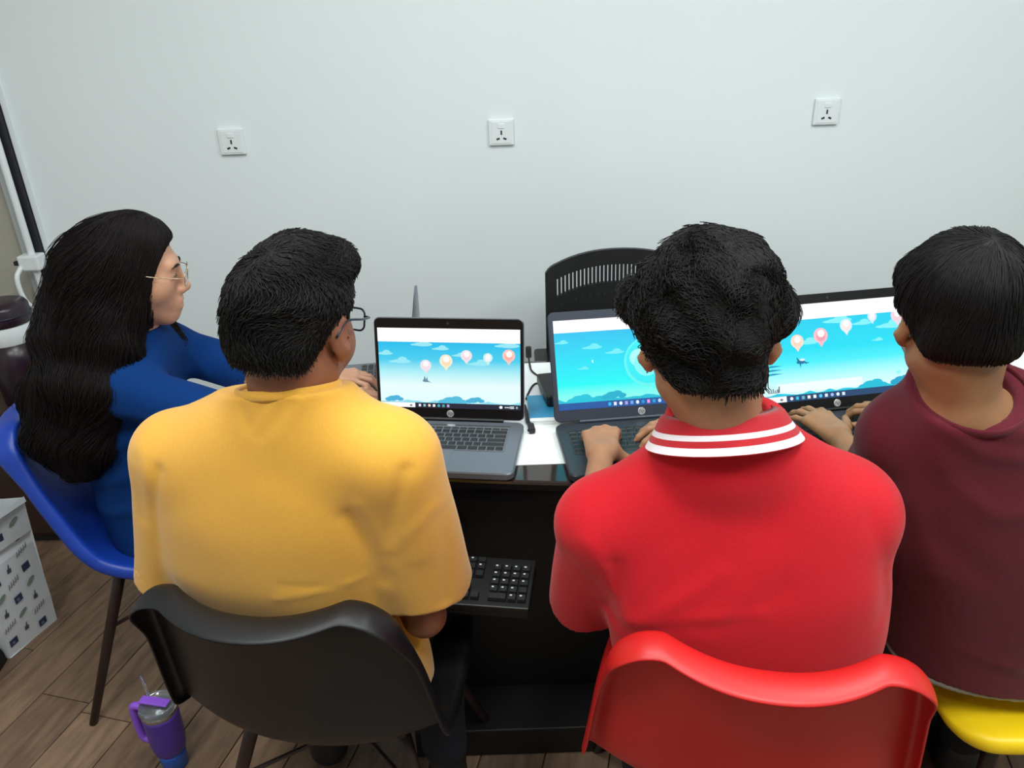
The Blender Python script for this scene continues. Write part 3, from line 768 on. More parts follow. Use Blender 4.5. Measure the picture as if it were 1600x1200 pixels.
# ================================================================== FLOOR AND CORNER OBJECTS
# paper gift bag: broad printed side faces +x
t = empty('paper_bag', (-1.437, 1.746, 0), math.radians(-17.5)); tag(t, 'white paper gift bag with small printed motifs standing on the floor', 'bag')
bw, bd, bh = .165, .20, .45          # printed face runs along local y
bb = bmesh.new()
def bagpt(x, y, z): return (x + .045 * z / bh, y, z)
ys = [-bw / 2, -bw / 4, 0, bw / 4, bw / 2]
zs = [0, .1, .2, .30, .325, .34, .40, bh]
def bulge(z): return {.325: -.006, .34: .003}.get(z, 0)
for x, sgn in ((0.0, 1), (-bd, -1)):
    V = [[bb.verts.new(bagpt(x + sgn * (bulge(z) + .004 * math.sin(9 * y + 14 * z)), y, z)) for y in ys] for z in zs]
    for a, b in zip(V[:-1], V[1:]):
        for i in range(4): bb.faces.new((a[i], a[i + 1], b[i + 1], b[i]) if sgn > 0 else (a[i + 1], a[i], b[i], b[i + 1]))
for y, sgn in ((-bw / 2, -1), (bw / 2, 1)):
    V = [[bb.verts.new((-bd + .045 * z / bh + bd * f, y - sgn * (.03 * math.sin(PI * f) * z / bh), z)) for f in (0, .25, .5, .75, 1)] for z in zs]
    for a, b in zip(V[:-1], V[1:]):
        for i in range(4): bb.faces.new((a[i], a[i + 1], b[i + 1], b[i]) if sgn < 0 else (a[i + 1], a[i], b[i], b[i + 1]))
V = [bb.verts.new(p) for p in ((-bd, -bw / 2, .001), (0, -bw / 2, .001), (0, bw / 2, .001), (-bd, bw / 2, .001))]; bb.faces.new(V)
bmesh.ops.remove_doubles(bb, verts=bb.verts[:], dist=.0015)
bg = obj('bag_body', bb, m_bag, t, smooth=False); solidify(bg, .0015)
# folded-over lip along the top of the printed face
obj('folded_lip', grid([[(.043, y, bh) for y in ys], [(.050, y, bh + .004) for y in ys], [(.0525, y, bh - .012 - .30 * max(0, .0 - y)) for y in ys]]), m_bag, t)
mk = Pic(1, 1); mk2 = {'v': [], 'f': [], 'c': []}
def mark(pts, col):
    b = len(mk2['v'])
    for y, z in pts: mk2['v'].append((0.0022 + .045 * z / bh + .004 * math.sin(9 * y + 14 * z) * 1.0, y, z))
    mk2['f'].append(list(range(b, b + len(pts)))); mk2['c'] += [(*L3(col), 1)] * len(pts)
rb = random.Random(11)
motif = 0
for ci, y0 in enumerate((-.060, -.014, .036)):
    for ri in range(8):
        z0 = .045 + ri * .052 + (.018 if ci == 1 else .0) - (.01 if ci == 2 else 0)
        if z0 > .425 or .305 < z0 < .345: continue
        kind = (ri + ci * 2) % 4
        if kind == 0:
            mark([(y0 - .012, z0 - .013), (y0 + .013, z0 - .010), (y0 + .012, z0 + .014), (y0 - .013, z0 + .011)], (52, 62, 96))
            mark([(y0 - .004, z0 - .008), (y0 + .004, z0 - .006), (y0 + .002, z0 + .002), (y0 - .006, z0 + .002)], (120, 128, 150))
        elif kind == 1:
            for k in range(5):
                yy = y0 - .018 + k * .008
                mark([(yy, z0 - .010 + .003 * k), (yy + .003, z0 - .010 + .003 * k), (yy + .006, z0 + .008 + .003 * k), (yy + .003, z0 + .008 + .003 * k)], (150, 138, 150))
            mark([(y0 - .018, z0 - .006), (y0 + .02, z0 + .008), (y0 + .02, z0 + .011), (y0 - .018, z0 - .003)], (160, 146, 156))
        elif kind == 2:
            mark([(y0 - .007, z0 - .012), (y0 + .006, z0 - .012), (y0 + .007, z0 + .001), (y0 - .006, z0 + .002)], (82, 84, 100))
            mark([(y0 - .003, z0), (y0 + .002, z0), (y0 + .004, z0 + .015), (y0 + .001, z0 + .015)], (82, 84, 100))
        else:
            mark([(y0 + .015 * math.cos(a), z0 + .009 * math.sin(a) + .5 * .015 * math.cos(a)) for a in np.linspace(0, 2 * PI, 11)[:-1]], (134, 150, 136))
            mark([(y0 - .010, z0 - .006), (y0 + .012, z0 + .004), (y0 + .011, z0 + .007), (y0 - .011, z0 - .003)], (170, 182, 172))
me = bpy.data.meshes.new('printed_motifs'); me.from_pydata(mk2['v'], [], mk2['f'])
at = me.color_attributes.new('Col', 'FLOAT_COLOR', 'POINT'); at.data.foreach_set('color', [x for c in mk2['c'] for x in c])
link('printed_motifs', me, m_print, t)['kind'] = 'stuff'
# dark cloth backpack next to the bag
t = empty('backpack', (-1.572, 1.552, 0), .1); tag(t, 'black soft bag on the floor before the white paper bag, at left edge', 'bag')
bk = bmesh.new(); box(bk, -.11, .115, -.10, .10, 0, .13); bmesh.ops.subdivide_edges(bk, edges=bk.edges[:], cuts=3, use_grid_fill=True)
for v in bk.verts:
    v.co.x *= 1 - .25 * (v.co.z / .13) ** 2; v.co.y *= 1 - .25 * (v.co.z / .13) ** 2; v.co.z += .008 * math.sin(30 * v.co.x) * (v.co.z > .12)
obj('bag_body', bk, m_jean, t, smooth=True)
obj('carry_strap', tube(catmull([(-.05, 0, .128), (-.02, .0, .16), (.03, 0, .16), (.06, 0, .128)], 6), .007, 8), m_black_pl, t)

# purple tumbler on the floor
t = empty('tumbler', (-.848, 1.300, 0), math.radians(-12)); t.scale = (.86, .86, .86); tag(t, 'purple tumbler with handle, clear lid and blue base on the floor behind the black chair', 'tumbler')
obj('base_band', lathe([(.030, .0), (.034, .002), (.036, .050), (.037, .062)], 32), m_tblue, t, smooth=True)
obj('body', lathe([(.0368, .0622), (.041, .070), (.046, .105), (.0475, .195), (.0475, .205)], 36), m_purple, t, smooth=True)
obj('steel_rim', lathe([(.0465, .2052), (.0475, .207), (.0475, .217), (.046, .219)], 36), m_steel, t, smooth=True)
obj('lid', lathe([(.045, .2192), (.049, .2195), (.050, .226), (.047, .236), (.043, .238), (.041, .232), (.0, .231)][:-1], 36), m_clear, t, smooth=True)
obj('lid_flap', bbox(-.048, .036, -.013, .013, .2385, .245, .003), m_violet, t)
hd = tube(catmull([(-.044, 0, .208), (-.066, 0, .214), (-.082, 0, .204), (-.084, 0, .150), (-.080, 0, .098), (-.064, 0, .086), (-.040, 0, .090)], 6), .0105, 10)
obj('handle', hd, m_violet, t, smooth=True)
st = tube([(-.030, .012, .236), (-.046, .022, .305)], .004, 10); obj('straw', st, m_clear, t, smooth=True)

# cabinet with the dark flask on top
t = empty('cabinet', (-1.775, 2.32, 0)); tag(t, 'low dark brown wooden cabinet in the left corner behind the blue chair', 'cabinet')
obj('carcass', bbox(-.265, .265, -.10, .12, .03, .495, .003), m_cab, t)
obj('top', bbox(-.27, .275, -.118, .12, .496, .52, .004), m_cab, t)
obj('foot', bbox(-.25, .25, -.09, .11, 0, .03), m_dark, t)
for s in (-1, 1):
    d = obj('door', bbox(-.129, .129, -.016, 0, .05, .485, .003), m_cab, t); d.location = (s * .132, -.102, 0)
    obj('handle', bbox(-s * .108 - .005, -s * .108 + .005, -.032, -.016, .27, .37, .003), m_steel, d)
t = empty('flask', (-1.603, 2.305, .5205)); t.scale = (1.13,) * 3; tag(t, 'dark plum flask with a white band on the brown cabinet', 'flask')
obj('body', lathe([(.055, 0), (.060, .004), (.064, .12), (.067, .185)], 32), m_flask, t, smooth=True)
obj('white_band', lathe([(.0672, .1852), (.0685, .187), (.0705, .236), (.069, .238)], 32), m_white_pl, t, smooth=True)
obj('lid', lathe([(.069, .2382), (.0735, .240), (.074, .262), (.072, .266), (.0725, .285), (.066, .295), (.02, .297)], 32), m_flask, t, smooth=True)
obj('lid_ring', lathe([(.0742, .2600), (.0752, .2615), (.0752, .2645), (.0742, .266)], 32), m_frame_d, t, smooth=True)

# ================================================================== SMOOTH BLENDED FIGURES
# Each figure part is a distance field (tapered limbs, ellipsoids, cloth sleeves) meshed on a sparse grid.
f32 = np.float32
def A3(p): return np.array(p, dtype=f32)
def nrm(v): return np.sqrt(np.einsum('ij,ij->i', v, v))
def unit(v): v = np.array(v, float); return v / np.linalg.norm(v)
def smin(a, b, k):
    if k <= 0: return np.minimum(a, b)
    h = np.maximum(k - np.abs(a - b), 0) / k
    return np.minimum(a, b) - h * h * (k * 0.25)
def smax(a, b, k): return -smin(-a, -b, k)
def cap(a, b, ra, rb=None):
    a, b = A3(a), A3(b); rb = ra if rb is None else rb; ba = b - a; L = float(ba @ ba) or 1e-9
    def f(P):
        pa = P - a; t = np.clip(pa @ ba / L, 0, 1)
        return nrm(pa - t[:, None] * ba) - (ra + (rb - ra) * t)
    return f
def ell(c, r, R=None):
    c, r = A3(c), A3(r)
    def f(P):
        q = P - c
        if R is not None: q = q @ R.astype(f32)
        k0 = nrm(q / r); k1 = nrm(q / (r * r)) + 1e-9
        return k0 * (k0 - 1) / k1
    return f
def sleeve(a, b, ra, rb, n=None, ext=0.06, elbow=None):
    """Limb of cloth cut flat at b by the plane with outward direction n."""
    d = unit(np.array(b) - np.array(a)); n = d if n is None else unit(n); e = np.array(b) + d * ext
    c = cap(a, e, ra, rb); bb, nn = A3(b), A3(n)
    return lambda P: np.maximum(c(P), (P - bb) @ nn)
def stack(tab, yaw_cw, n=2.4):
    """Torso: superellipse sections (z, cx, cy, half width, half depth) along z, turned clockwise by yaw_cw."""
    T = np.array(tab, float); zz = np.linspace(T[0, 0], T[-1, 0], 240)
    cols = []
    for j in range(1, 5):
        v = np.interp(zz, T[:, 0], T[:, j]); ker = np.ones(17) / 17
        for _ in range(2): v = np.convolve(np.pad(v, 8, mode='edge'), ker, 'valid')
        cols.append(v)
    c, s = math.cos(yaw_cw), math.sin(yaw_cw); z0, z1 = T[0, 0], T[-1, 0]
    def f(P):
        z = P[:, 2]
        cx, cy, a, b = [np.interp(z, zz, v).astype(f32) for v in cols]
        dx, dy = P[:, 0] - cx, P[:, 1] - cy
        lx, ly = dx * c - dy * s, dx * s + dy * c
        k = ((np.abs(lx) / a) ** n + (np.abs(ly) / b) ** n + 1e-9) ** (1 / n)
        d = (k - 1) * np.minimum(a, b)
        return np.maximum(d, np.maximum(z0 - z, z - z1))
    return f
def ring(c, ax, R, r, sq=1.0, ux=None):
    c, ax = A3(c), A3(unit(ax))
    def f(P):
        q = P - c; h = q @ ax; p = q - h[:, None] * ax
        return np.sqrt((nrm(p) - R) ** 2 + (h / sq) ** 2) - r
    return f
def wob(P, fr, seed):
    """Smooth pseudo-noise in about -1..1."""
    r = np.random.RandomState(seed); out = 0
    for k in range(5):
        d = r.normal(size=3); d /= np.linalg.norm(d)
        out = out + np.sin(P @ (d * fr * r.uniform(.7, 1.5)).astype(f32) + r.uniform(0, 6.28))
    return out / 2.6
def ridge(pts, wd, amp, boost=.8, sy=.3):
    """Fold along a polyline: amp > 0 raises the cloth."""
    segs = [(A3(a), A3(b)) for a, b in zip(pts[:-1], pts[1:])]; st = A3((1, sy, 1)); ymax = f32(max(p[1] for p in pts))
    def f(P):
        d = np.full(len(P), 9, f32)
        for a, b in segs:
            ba = (b - a) * st; pa = (P - a) * st; t = np.clip(pa @ ba / max(float(ba @ ba), 1e-9), 0, 1)
            d = np.minimum(d, nrm(pa - t[:, None] * ba))
        back = 1 / (1 + np.exp((P[:, 1] - ymax - f32(.05)) / f32(.008)))
        return -amp * boost * np.exp(-(d / (wd * 1.15)) ** 2) * back
    return f
def evaluate(ops, P):
    D = np.full(len(P), 9, f32)
    for mode, fn, k in ops:
        d = fn(P)
        if mode == 'add': D = smin(D, d, k)
        elif mode == 'sub': D = smax(D, -d, k)
        elif mode == 'int': D = smax(D, d, k)
        else: D = D + d
    return D.astype(f32)
def mesh_field(ops, h, lo, hi):
    """Sparse sampling of the field and surface nets. Returns vertices and quads."""
    B = 8; lo = np.array(lo, float); nb = np.ceil((np.array(hi) - lo) / (h * B)).astype(int)
    bi = np.stack(np.meshgrid(*[np.arange(n) for n in nb], indexing='ij'), -1).reshape(-1, 3)
    cen = (lo + (bi * B + (B - 1) / 2) * h).astype(f32); R = h * B * 0.87
    pds, Dc = [], np.full(len(cen), 9, f32)
    for mode, fn, k in ops:
        d = fn(cen); pds.append(d)
        Dc = smin(Dc, d, k) if mode == 'add' else smax(Dc, -d, k) if mode == 'sub' else smax(Dc, d, k) if mode == 'int' else Dc
    act = np.abs(Dc) < R + 0.03
    ia = np.where(act)[0]
    off = np.stack(np.meshgrid(*[np.arange(B)] * 3, indexing='ij'), -1).reshape(-1, 3)
    P = ((bi[ia] * B)[:, None, :] + off[None]) * h + lo
    P = P.astype(f32); V = np.full(P.shape[:2], 9, f32)
    for (mode, fn, k), pd in zip(ops, pds):
        q = pd[ia]
        sel = np.where((q < R + k + 0.03) if mode in ('add', 'sub') else (q > -R - k - 0.03) if mode == 'int' else np.ones(len(ia), bool))[0]
        if not len(sel): continue
        d = fn(P[sel].reshape(-1, 3)).reshape(len(sel), -1); v = V[sel]
        V[sel] = smin(v, d, k) if mode == 'add' else smax(v, -d, k) if mode == 'sub' else smax(v, d, k) if mode == 'int' else v + d
    G = np.empty((len(bi), B ** 3), f32); G[:] = np.where(Dc < 0, -1, 1)[:, None]; G[ia] = V
    G = G.reshape(nb[0], nb[1], nb[2], B, B, B).transpose(0, 3, 1, 4, 2, 5).reshape(nb * B)
    G[[0, -1]] = 1; G[:, [0, -1]] = 1; G[:, :, [0, -1]] = 1
    s = G < 0
    c = np.zeros(np.array(s.shape) - 1, np.uint8)
    X, Y, Z = s.shape
    for dx in (0, 1):
        for dy in (0, 1):
            for dz in (0, 1): c += s[dx:X - 1 + dx, dy:Y - 1 + dy, dz:Z - 1 + dz]
    cells = np.argwhere((c > 0) & (c < 8)); idx = np.full(c.shape, -1, np.int32); idx[tuple(cells.T)] = np.arange(len(cells))
    acc = np.zeros((len(cells), 3)); cnt = np.zeros(len(cells))
    for ax in range(3):
        o1, o2 = [a for a in range(3) if a != ax]
        for u in (0, 1):
            for v in (0, 1):
                a = cells.copy(); a[:, o1] += u; a[:, o2] += v; b = a.copy(); b[:, ax] += 1
                da, db = G[tuple(a.T)], G[tuple(b.T)]; m = (da < 0) != (db < 0)
                t = da[m] / (da[m] - db[m]); p = a[m].astype(float); p[:, ax] += t
                acc[m] += p; cnt[m] += 1
    verts = lo + acc / cnt[:, None] * h
    quads = []
    for ax in range(3):
        o1, o2 = (ax + 1) % 3, (ax + 2) % 3
        sl0 = [slice(None)] * 3; sl1 = [slice(None)] * 3; sl0[ax] = slice(0, -1); sl1[ax] = slice(1, None)
        e = np.argwhere(s[tuple(sl0)] != s[tuple(sl1)])
        ok = (e[:, o1] > 0) & (e[:, o2] > 0) & (e[:, o1] < s.shape[o1] - 1) & (e[:, o2] < s.shape[o2] - 1); e = e[ok]
        inside = s[tuple(e.T)]
        qs = []
        for u, v in ((-1, -1), (0, -1), (0, 0), (-1, 0)):
            a = e.copy(); a[:, o1] += u; a[:, o2] += v; qs.append(idx[tuple(a.T)])
        q = np.stack(qs, 1); q[~inside] = q[~inside][:, ::-1]; quads.append(q)
    return verts, np.concatenate(quads)
def field_obj(name, ops, h, lo, hi, mat, parent=None, origin=(0, 0, 0), relax=1):
    v, q = mesh_field(ops, h, lo, hi)
    for _ in range(relax):                    # light smoothing removes grid stepping
        acc = np.zeros_like(v); cnt = np.zeros(len(v))
        for a, b in ((0, 1), (1, 2), (2, 3), (3, 0)):
            np.add.at(acc, q[:, a], v[q[:, b]]); np.add.at(cnt, q[:, a], 1)
        v = v * .5 + acc / np.maximum(cnt, 1)[:, None] * .5
    me = bpy.data.meshes.new(name)
    me.vertices.add(len(v)); me.vertices.foreach_set('co', (v - np.array(origin)).astype(f32).ravel())
    me.loops.add(len(q) * 4); me.loops.foreach_set('vertex_index', q.ravel().astype(np.int32))
    me.polygons.add(len(q)); me.polygons.foreach_set('loop_start', np.arange(0, len(q) * 4, 4, dtype=np.int32))
    me.polygons.foreach_set('use_smooth', np.ones(len(q), bool))
    me.update(); me.validate()
    o = link(name, me, mat, parent)
    return o, v

# ------------------------------------------------------------------ anatomy
def head_frame(C, yaw_cw, pitch_dn, roll, s):
    """Columns: local right, forward, up axes in the world."""
    Rz = Matrix.Rotation(-math.radians(yaw_cw), 3, 'Z'); Rx = Matrix.Rotation(-math.radians(pitch_dn), 3, 'X'); Ry = Matrix.Rotation(math.radians(roll), 3, 'Y')
    R = np.array(Rz @ Rx @ Ry); C = np.array(C, float)
    to_loc = lambda P: ((P - C.astype(f32)) @ R.astype(f32)) / f32(s)
    to_w = lambda p: C + R @ (np.array(p, float) * s)
    wrap = lambda fn: (lambda P: fn(to_loc(P)) * f32(s))
    return dict(C=C, R=R, s=s, loc=to_loc, w=to_w, wrap=wrap)
def ear_R(sgn, fl=28):
    return np.array(Matrix.Rotation(-sgn * math.radians(fl), 3, 'Z') @ Matrix.Rotation(math.radians(10), 3, 'X'))
def head_ops(F, ears=True, jaw=1.0, flare=28):
    W = F['wrap']; o = []
    def add(fn, k): o.append(('add', W(fn), k))
    def sub(fn, k): o.append(('sub', W(fn), k))
    add(ell((0, -.012, .035), (.074, .094, .085)), 0)
    add(ell((0, .028, -.012), (.060 * jaw, .060, .082)), .03)
    for s in (-1, 1):
        add(cap((s * .044 * jaw, .004, -.055), (0, .056, -.094), .023, .020), .03)
        add(ell((s * .040, .052, -.028), (.026, .026, .028)), .03)
    add(ell((0, .070, -.097), (.020, .019, .018)), .025)
    add(cap((-.034, .080, .026), (.034, .080, .026), .011), .022)
    add(ell((0, .079, -.063), (.029, .0225, .026)), .022)
    for s in (-1, 1): sub(ell((s * .031, .104, .004), (.017, .017, .014)), .016)
    for s in (-1, 1): add(ell((s * .031, .0775, .004), (.0155, .0125, .0125)), .005)
    add(cap((0, .086, .020), (0, .1075, -.027), .0072, .0095), .014)
    add(ell((0, .1075, -.0295), (.0105, .0105, .0095)), .010)
    for s in (-1, 1): add(ell((s * .0125, .099, -.0365), (.008, .010, .0075)), .009)
    add(cap((-.016, .0945, -.0600), (.016, .0945, -.0600), .0055), .008)
    add(cap((-.014, .0935, -.0740), (.014, .0935, -.0740), .0062), .008)
    sub(cap((-.021, .1025, -.0668), (.021, .1025, -.0668), .0026), .005)
    if ears:
        for s in (-1, 1):
            R = ear_R(s, flare)
            add(ell((s * .080, -.010, .000), (.0085, .0195, .031), R), .010)
            sub(ell((s * .0895, -.003, .003), (.0075, .0115, .019), R), .006)
            add(ell((s * .077, .000, -.030), (.007, .009, .010)), .008)
    return o
def hand_ops(Wp, d, n, ts, s=1.0, curl=(30, 35, 25), spread=5, thumb=(.62, .72, -.20), finger_curls=None):
    d = unit(d); n = np.array(n, float); n = unit(n - d * (n @ d)); lat = np.cross(d, n); Wp = np.array(Wp, float); o = []
    offs = (.031, .0105, -.010, -.0285); kd = (.088, .092, .087, .078)
    lens = ((.040, .025, .020), (.044, .028, .021), (.041, .026, .020), (.032, .020, .018)); rr = (.0088, .0090, .0086, .0076)
    rot = lambda v, ax, a: v * math.cos(a) + np.cross(ax, v) * math.sin(a) + ax * (ax @ v) * (1 - math.cos(a))
    for i in range(4):
        K = Wp + (d * kd[i] + lat * ts * offs[i] + n * (.004 if i in (1, 2) else 0)) * s
        o.append(('add', cap(Wp + lat * ts * offs[i] * .55 * s + d * .004 * s, K, .0150 * s, .0110 * s), .012 * s)); o.append(('add', cap(K, K + n * .0015 * s, .0108 * s), .004 * s))
        sp = math.radians(spread) * (1.5, .4, -.6, -1.7)[i]
        dd = rot(d, n, -sp * ts)
        p = K; cum = 0
        cu = finger_curls[i] if finger_curls else curl
        for j in range(3):
            cum += math.radians(cu[j]); v = dd * math.cos(cum) - n * math.sin(cum); e = p + v * lens[i][j] * s
            r0 = rr[i] * (1, .93, .86)[j] * s; r1 = rr[i] * (.95, .88, .74)[j] * s
            o.append(('add', cap(p, e, r0, r1), .004 * s)); p = e
    T0 = Wp + (d * .022 + lat * ts * .020 - n * .006) * s
    td = unit(d * thumb[0] + lat * ts * thumb[1] + n * thumb[2]); T1 = T0 + td * .044 * s
    td2 = unit(td + d * .45); T2 = T1 + td2 * .032 * s; td3 = unit(td2 + d * .25); T3 = T2 + td3 * .025 * s
    o += [('add', cap(T0, T1, .0165 * s, .0125 * s), .018 * s), ('add', cap(T1, T2, .0115 * s, .0105 * s), .005), ('add', cap(T2, T3, .0105 * s, .0082 * s), .004)]
    return o
def arm_ops(S, E, Wp, s=1.0, ru=.043, re=.036, rw=.024):
    S, E, Wp = np.array(S), np.array(E), np.array(Wp); m = E + (Wp - E) * .35
    return [('add', cap(S, E, ru * s, re * s), .02), ('add', cap(E, m, re * s * .98, re * s * 1.02), .015), ('add', cap(m, Wp, re * s * 1.02, rw * s), .015)]
def leg_ops(Hp, K, An, toe, s=1.0):
    return [('add', cap(Hp, K, .066 * s, .048 * s), .03), ('add', cap(K, An, .047 * s, .034 * s), .02), ('add', cap(np.array(An) - (0, 0, .03), toe, .030 * s, .024 * s), .02)]

def strands(name, fn, roots, nsteps, length, parent, mat, origin, flow, curl=0.0, curlf=40, lift=.004, inner=.0008, radius=.0007, seed=1, limit=None):
    """Hair strands that run along the surface of the hair volume fn, combed by flow(P)."""
    rs = np.random.RandomState(seed); N = len(roots); P = roots.astype(f32).copy(); out = [P.copy()]
    e = f32(.002)
    def grad(P):
        d0 = fn(P); g = np.stack([fn(P + np.eye(3, dtype=f32)[k] * e) - d0 for k in range(3)], 1); return d0, g / (nrm(g)[:, None] + 1e-9)
    L = (length * rs.uniform(.6, 1.25, N)).astype(f32); ph = rs.uniform(0, 6.28, N); lf = rs.uniform(.2, 1.0, N) ** 2
    clump = wob(roots.astype(f32), 55, seed + 3)
    for i in range(nsteps - 1):
        d0, g = grad(P); t = flow(P)
        t = t - g * np.einsum('ij,ij->i', t, g)[:, None]; t /= nrm(t)[:, None] + 1e-9
        b = np.cross(g, t)
        ang = curl * (wob(P, curlf, seed) + .35 * np.sin(ph + i * 1.3))
        t = t * np.cos(ang)[:, None] + b * np.sin(ang)[:, None]
        st = L / (nsteps - 1)
        if limit is not None: st = st * np.clip(-limit(P) / .006, .04, 1)
        P = P + t * st[:, None]
        d0, g = grad(P); fr = (i + 1) / (nsteps - 1)
        tgt = inner + (lift * lf * (1 + .6 * clump) - inner) * fr ** 1.2
        P = P - g * np.clip(d0 - tgt, -.02, .02)[:, None]
        P = P.astype(f32); out.append(P.copy())
    pts = np.stack(out, 1).reshape(-1, 3) - np.array(origin)
    hc = bpy.data.hair_curves.new(name); hc.add_curves([nsteps] * N)
    hc.points.foreach_set('position', pts.astype(f32).ravel())
    ra = hc.attributes.get('radius') or hc.attributes.new('radius', 'FLOAT', 'POINT')
    rad = np.tile(radius * np.concatenate([np.ones(nsteps - 2), [.75, .3]]), N).astype(f32); ra.data.foreach_set('value', rad)
    hc.materials.append(mat)
    o = bpy.data.objects.new(name, hc); COL.objects.link(o); o.parent = parent; o['kind'] = 'stuff'
    return o

def face_details(person, F, origin, looking_down=.0, lips=True):
    w = F['w']; s = F['s']; R = Matrix(F['R'].tolist()); O = Vector(origin)
    def put(name, bm, mat):
        me = bm_mesh(bm, name, True); me.transform(Matrix.LocRotScale(Vector(F['C']) - O, R.to_quaternion(), Vector((s, s, s))))
        return link(name, me, mat, person)
    def ellm(c, r, n=14):
        bm = bmesh.new(); bmesh.ops.create_uvsphere(bm, u_segments=n, v_segments=n // 2 + 2, radius=1)
        for v in bm.verts: v.co = Vector((v.co.x * r[0] + c[0], v.co.y * r[1] + c[1], v.co.z * r[2] + c[2]))
        return bm
    hgt = .0046 * (1 - .45 * looking_down)
    for sg in (-1, 1):
        put('eye', ellm((sg * .031, .0778, .003 - .0015 * looking_down), (.0108, .0129, hgt)), m_eye)
        put('iris', ellm((sg * .031, .0782, .0025 - .002 * looking_down), (.0048, .0132, hgt * .98)), m_iris)
        put('eyelashes', tube(catmull([(sg * .0205, .0885, .0055), (sg * .031, .0915, .0078 - .004 * looking_down), (sg * .0425, .0865, .0048)], 5), [.0006] + [.0012] * 9 + [.0004], 6), m_iris)
        put('eyebrow', tube(catmull([(sg * .012, .0945, .0235), (sg * .026, .0955, .0285), (sg * .040, .0915, .0285), (sg * .052, .0825, .0235)], 5), [.0020] + [.0030] * 10 + [.0022, .0016, .0012, .0008, .0004], 6), m_hair)
    put('lips', tube(catmull([(-.0195, .0920, -.0655), (-.010, .0985, -.0612), (0, .1003, -.0622), (.010, .0985, -.0612), (.0195, .0920, -.0655)], 5), [.0008] + [.0022] * 19 + [.0008], 8), m_lip)
    put('lips', tube(catmull([(-.0175, .0915, -.0690), (-.008, .0985, -.0735), (.008, .0985, -.0735), (.0175, .0915, -.0690)], 5), [.0008] + [.0026] * 14 + [.0008], 8), m_lip)

def hair_cut(ys, zs):
    ys, zs = np.array(ys, float), np.array(zs, float)
    return lambda P: (np.interp(P[:, 1], ys, zs).astype(f32) - P[:, 2]) * f32(.75)

def person(label, F, neck, skin, sh, el, wr, hands, hips, knees, ankles, toes, torso, origin, bounds, arm_s=1.0, neck_r=.054, jaw=1.0, flare=28, looking_down=0, limb=None):
    ops = head_ops(F, True, jaw, flare)
    nk0 = F['w']((0, -.022, -.055))
    ops.append(('add', cap(nk0, neck, neck_r, neck_r * 1.06), .03))
    for c in torso: ops.append(('add', c, .05))
    for S in sh: ops.append(('add', cap(np.array(neck) + (0, 0, -.03), S, .045, .042), .05))
    for S, E, Wp in zip(sh, el, wr): ops += arm_ops(S, E, Wp, arm_s)
    for hd in hands: ops += hand_ops(**hd)
    for Hp, K, An, to in zip(hips, knees, ankles, toes): ops += leg_ops(Hp, K, An, to)
    o, v = field_obj('person', ops, .0042, bounds[0], bounds[1], skin, None, origin)
    o.location = origin
    tag(o, label, 'person')
    face_details(o, F, origin, looking_down)
    return o
def trousers(p, origin, hips, knees, ankles, mat, bounds, waist, wob_seed=1):
    ops = [('add', ell(*waist), 0)]
    for Hp, K, An in zip(hips, knees, ankles):
        A = np.array(An); ops += [('add', cap(Hp, K, .080, .062), .03), ('add', cap(K, A + (0, 0, .05), .062, .052), .02), ('int', lambda P: f32(.07) - P[:, 2], 0)]
    ops.append(('disp', lambda P: f32(.003) * wob(P, 28, wob_seed), 0))
    o, _ = field_obj('trousers', ops, .008, bounds[0], bounds[1], mat, p, origin)
    return o
def shoes(p, origin, ankles, toes):
    for A, T in zip(ankles, toes):
        A, T = np.array(A, float), np.array(T, float)
        ops = [('add', cap((*A[:2], .040), (*T[:2], .032), .040, .032), 0), ('add', cap((*A[:2], .05), (*A[:2], .085), .042, .040), .02), ('int', lambda P: f32(.001) - P[:, 2], .004)]
        m = np.minimum(A, T); M_ = np.maximum(A, T)
        field_obj('shoe', ops, .007, (m[0] - .06, m[1] - .06, -.01), (M_[0] + .06, M_[1] + .06, .14), m_shoe, p, origin)
def cloth_disp(amp, fr, seed, st=(1, 1, .55)):
    stv = A3(st)
    return ('disp', lambda P: f32(amp) * wob(P * stv, fr, seed), 0)
def spectacles(label, F, mat, rw, rh, tr, y=.116, z=.004, rq=.42):
    R = Matrix(F['R'].tolist()); s = F['s']; c = Vector(F['w']((0, y, z)))
    t = empty('spectacles', c); tag(t, label, 'glasses')
    t.rotation_euler = R.to_euler(); t.scale = (s, s, s)
    fr = bmesh.new()
    for sg in (-1, 1):
        pts = [(sg * .0335 + px, -.004 * (abs(px + sg * .0335) / .06) ** 2 * 1.0, pz) for px, pz in rrect(rw, rh, rh * rq, 5)]
        tube(pts, tr, 8, fr, closed=True)
    tube(catmull([(-.0335 + rw / 2, 0, .004), (0, .002, .008), (.0335 - rw / 2, 0, .004)], 5), tr, 8, fr)
    obj('frame', fr, mat, t, smooth=True)
    for sg in (-1, 1):
        lb = prism([(sg * .0335 + px, pz) for px, pz in rrect(rw - .001, rh - .001, rh * rq, 5)], -.0006, .0006)
        for v in lb.verts: v.co = Vector((v.co.x, v.co.z - .004 * (abs(v.co.x) / .06) ** 2, v.co.y))
        bmesh.ops.recalc_face_normals(lb, faces=lb.faces[:])
        obj('lens', lb, m_lens, t)
        xo = .0335 + rw / 2
        obj('temple', tube(catmull([(sg * xo, -.005, .006), (sg * (xo + .012), -.012, .007), (sg * .0825, -.06, .012), (sg * .084, -.112, .016), (sg * .082, -.135, -.004)], 6), tr * 1.1, 8), mat, t, smooth=True)
    return t

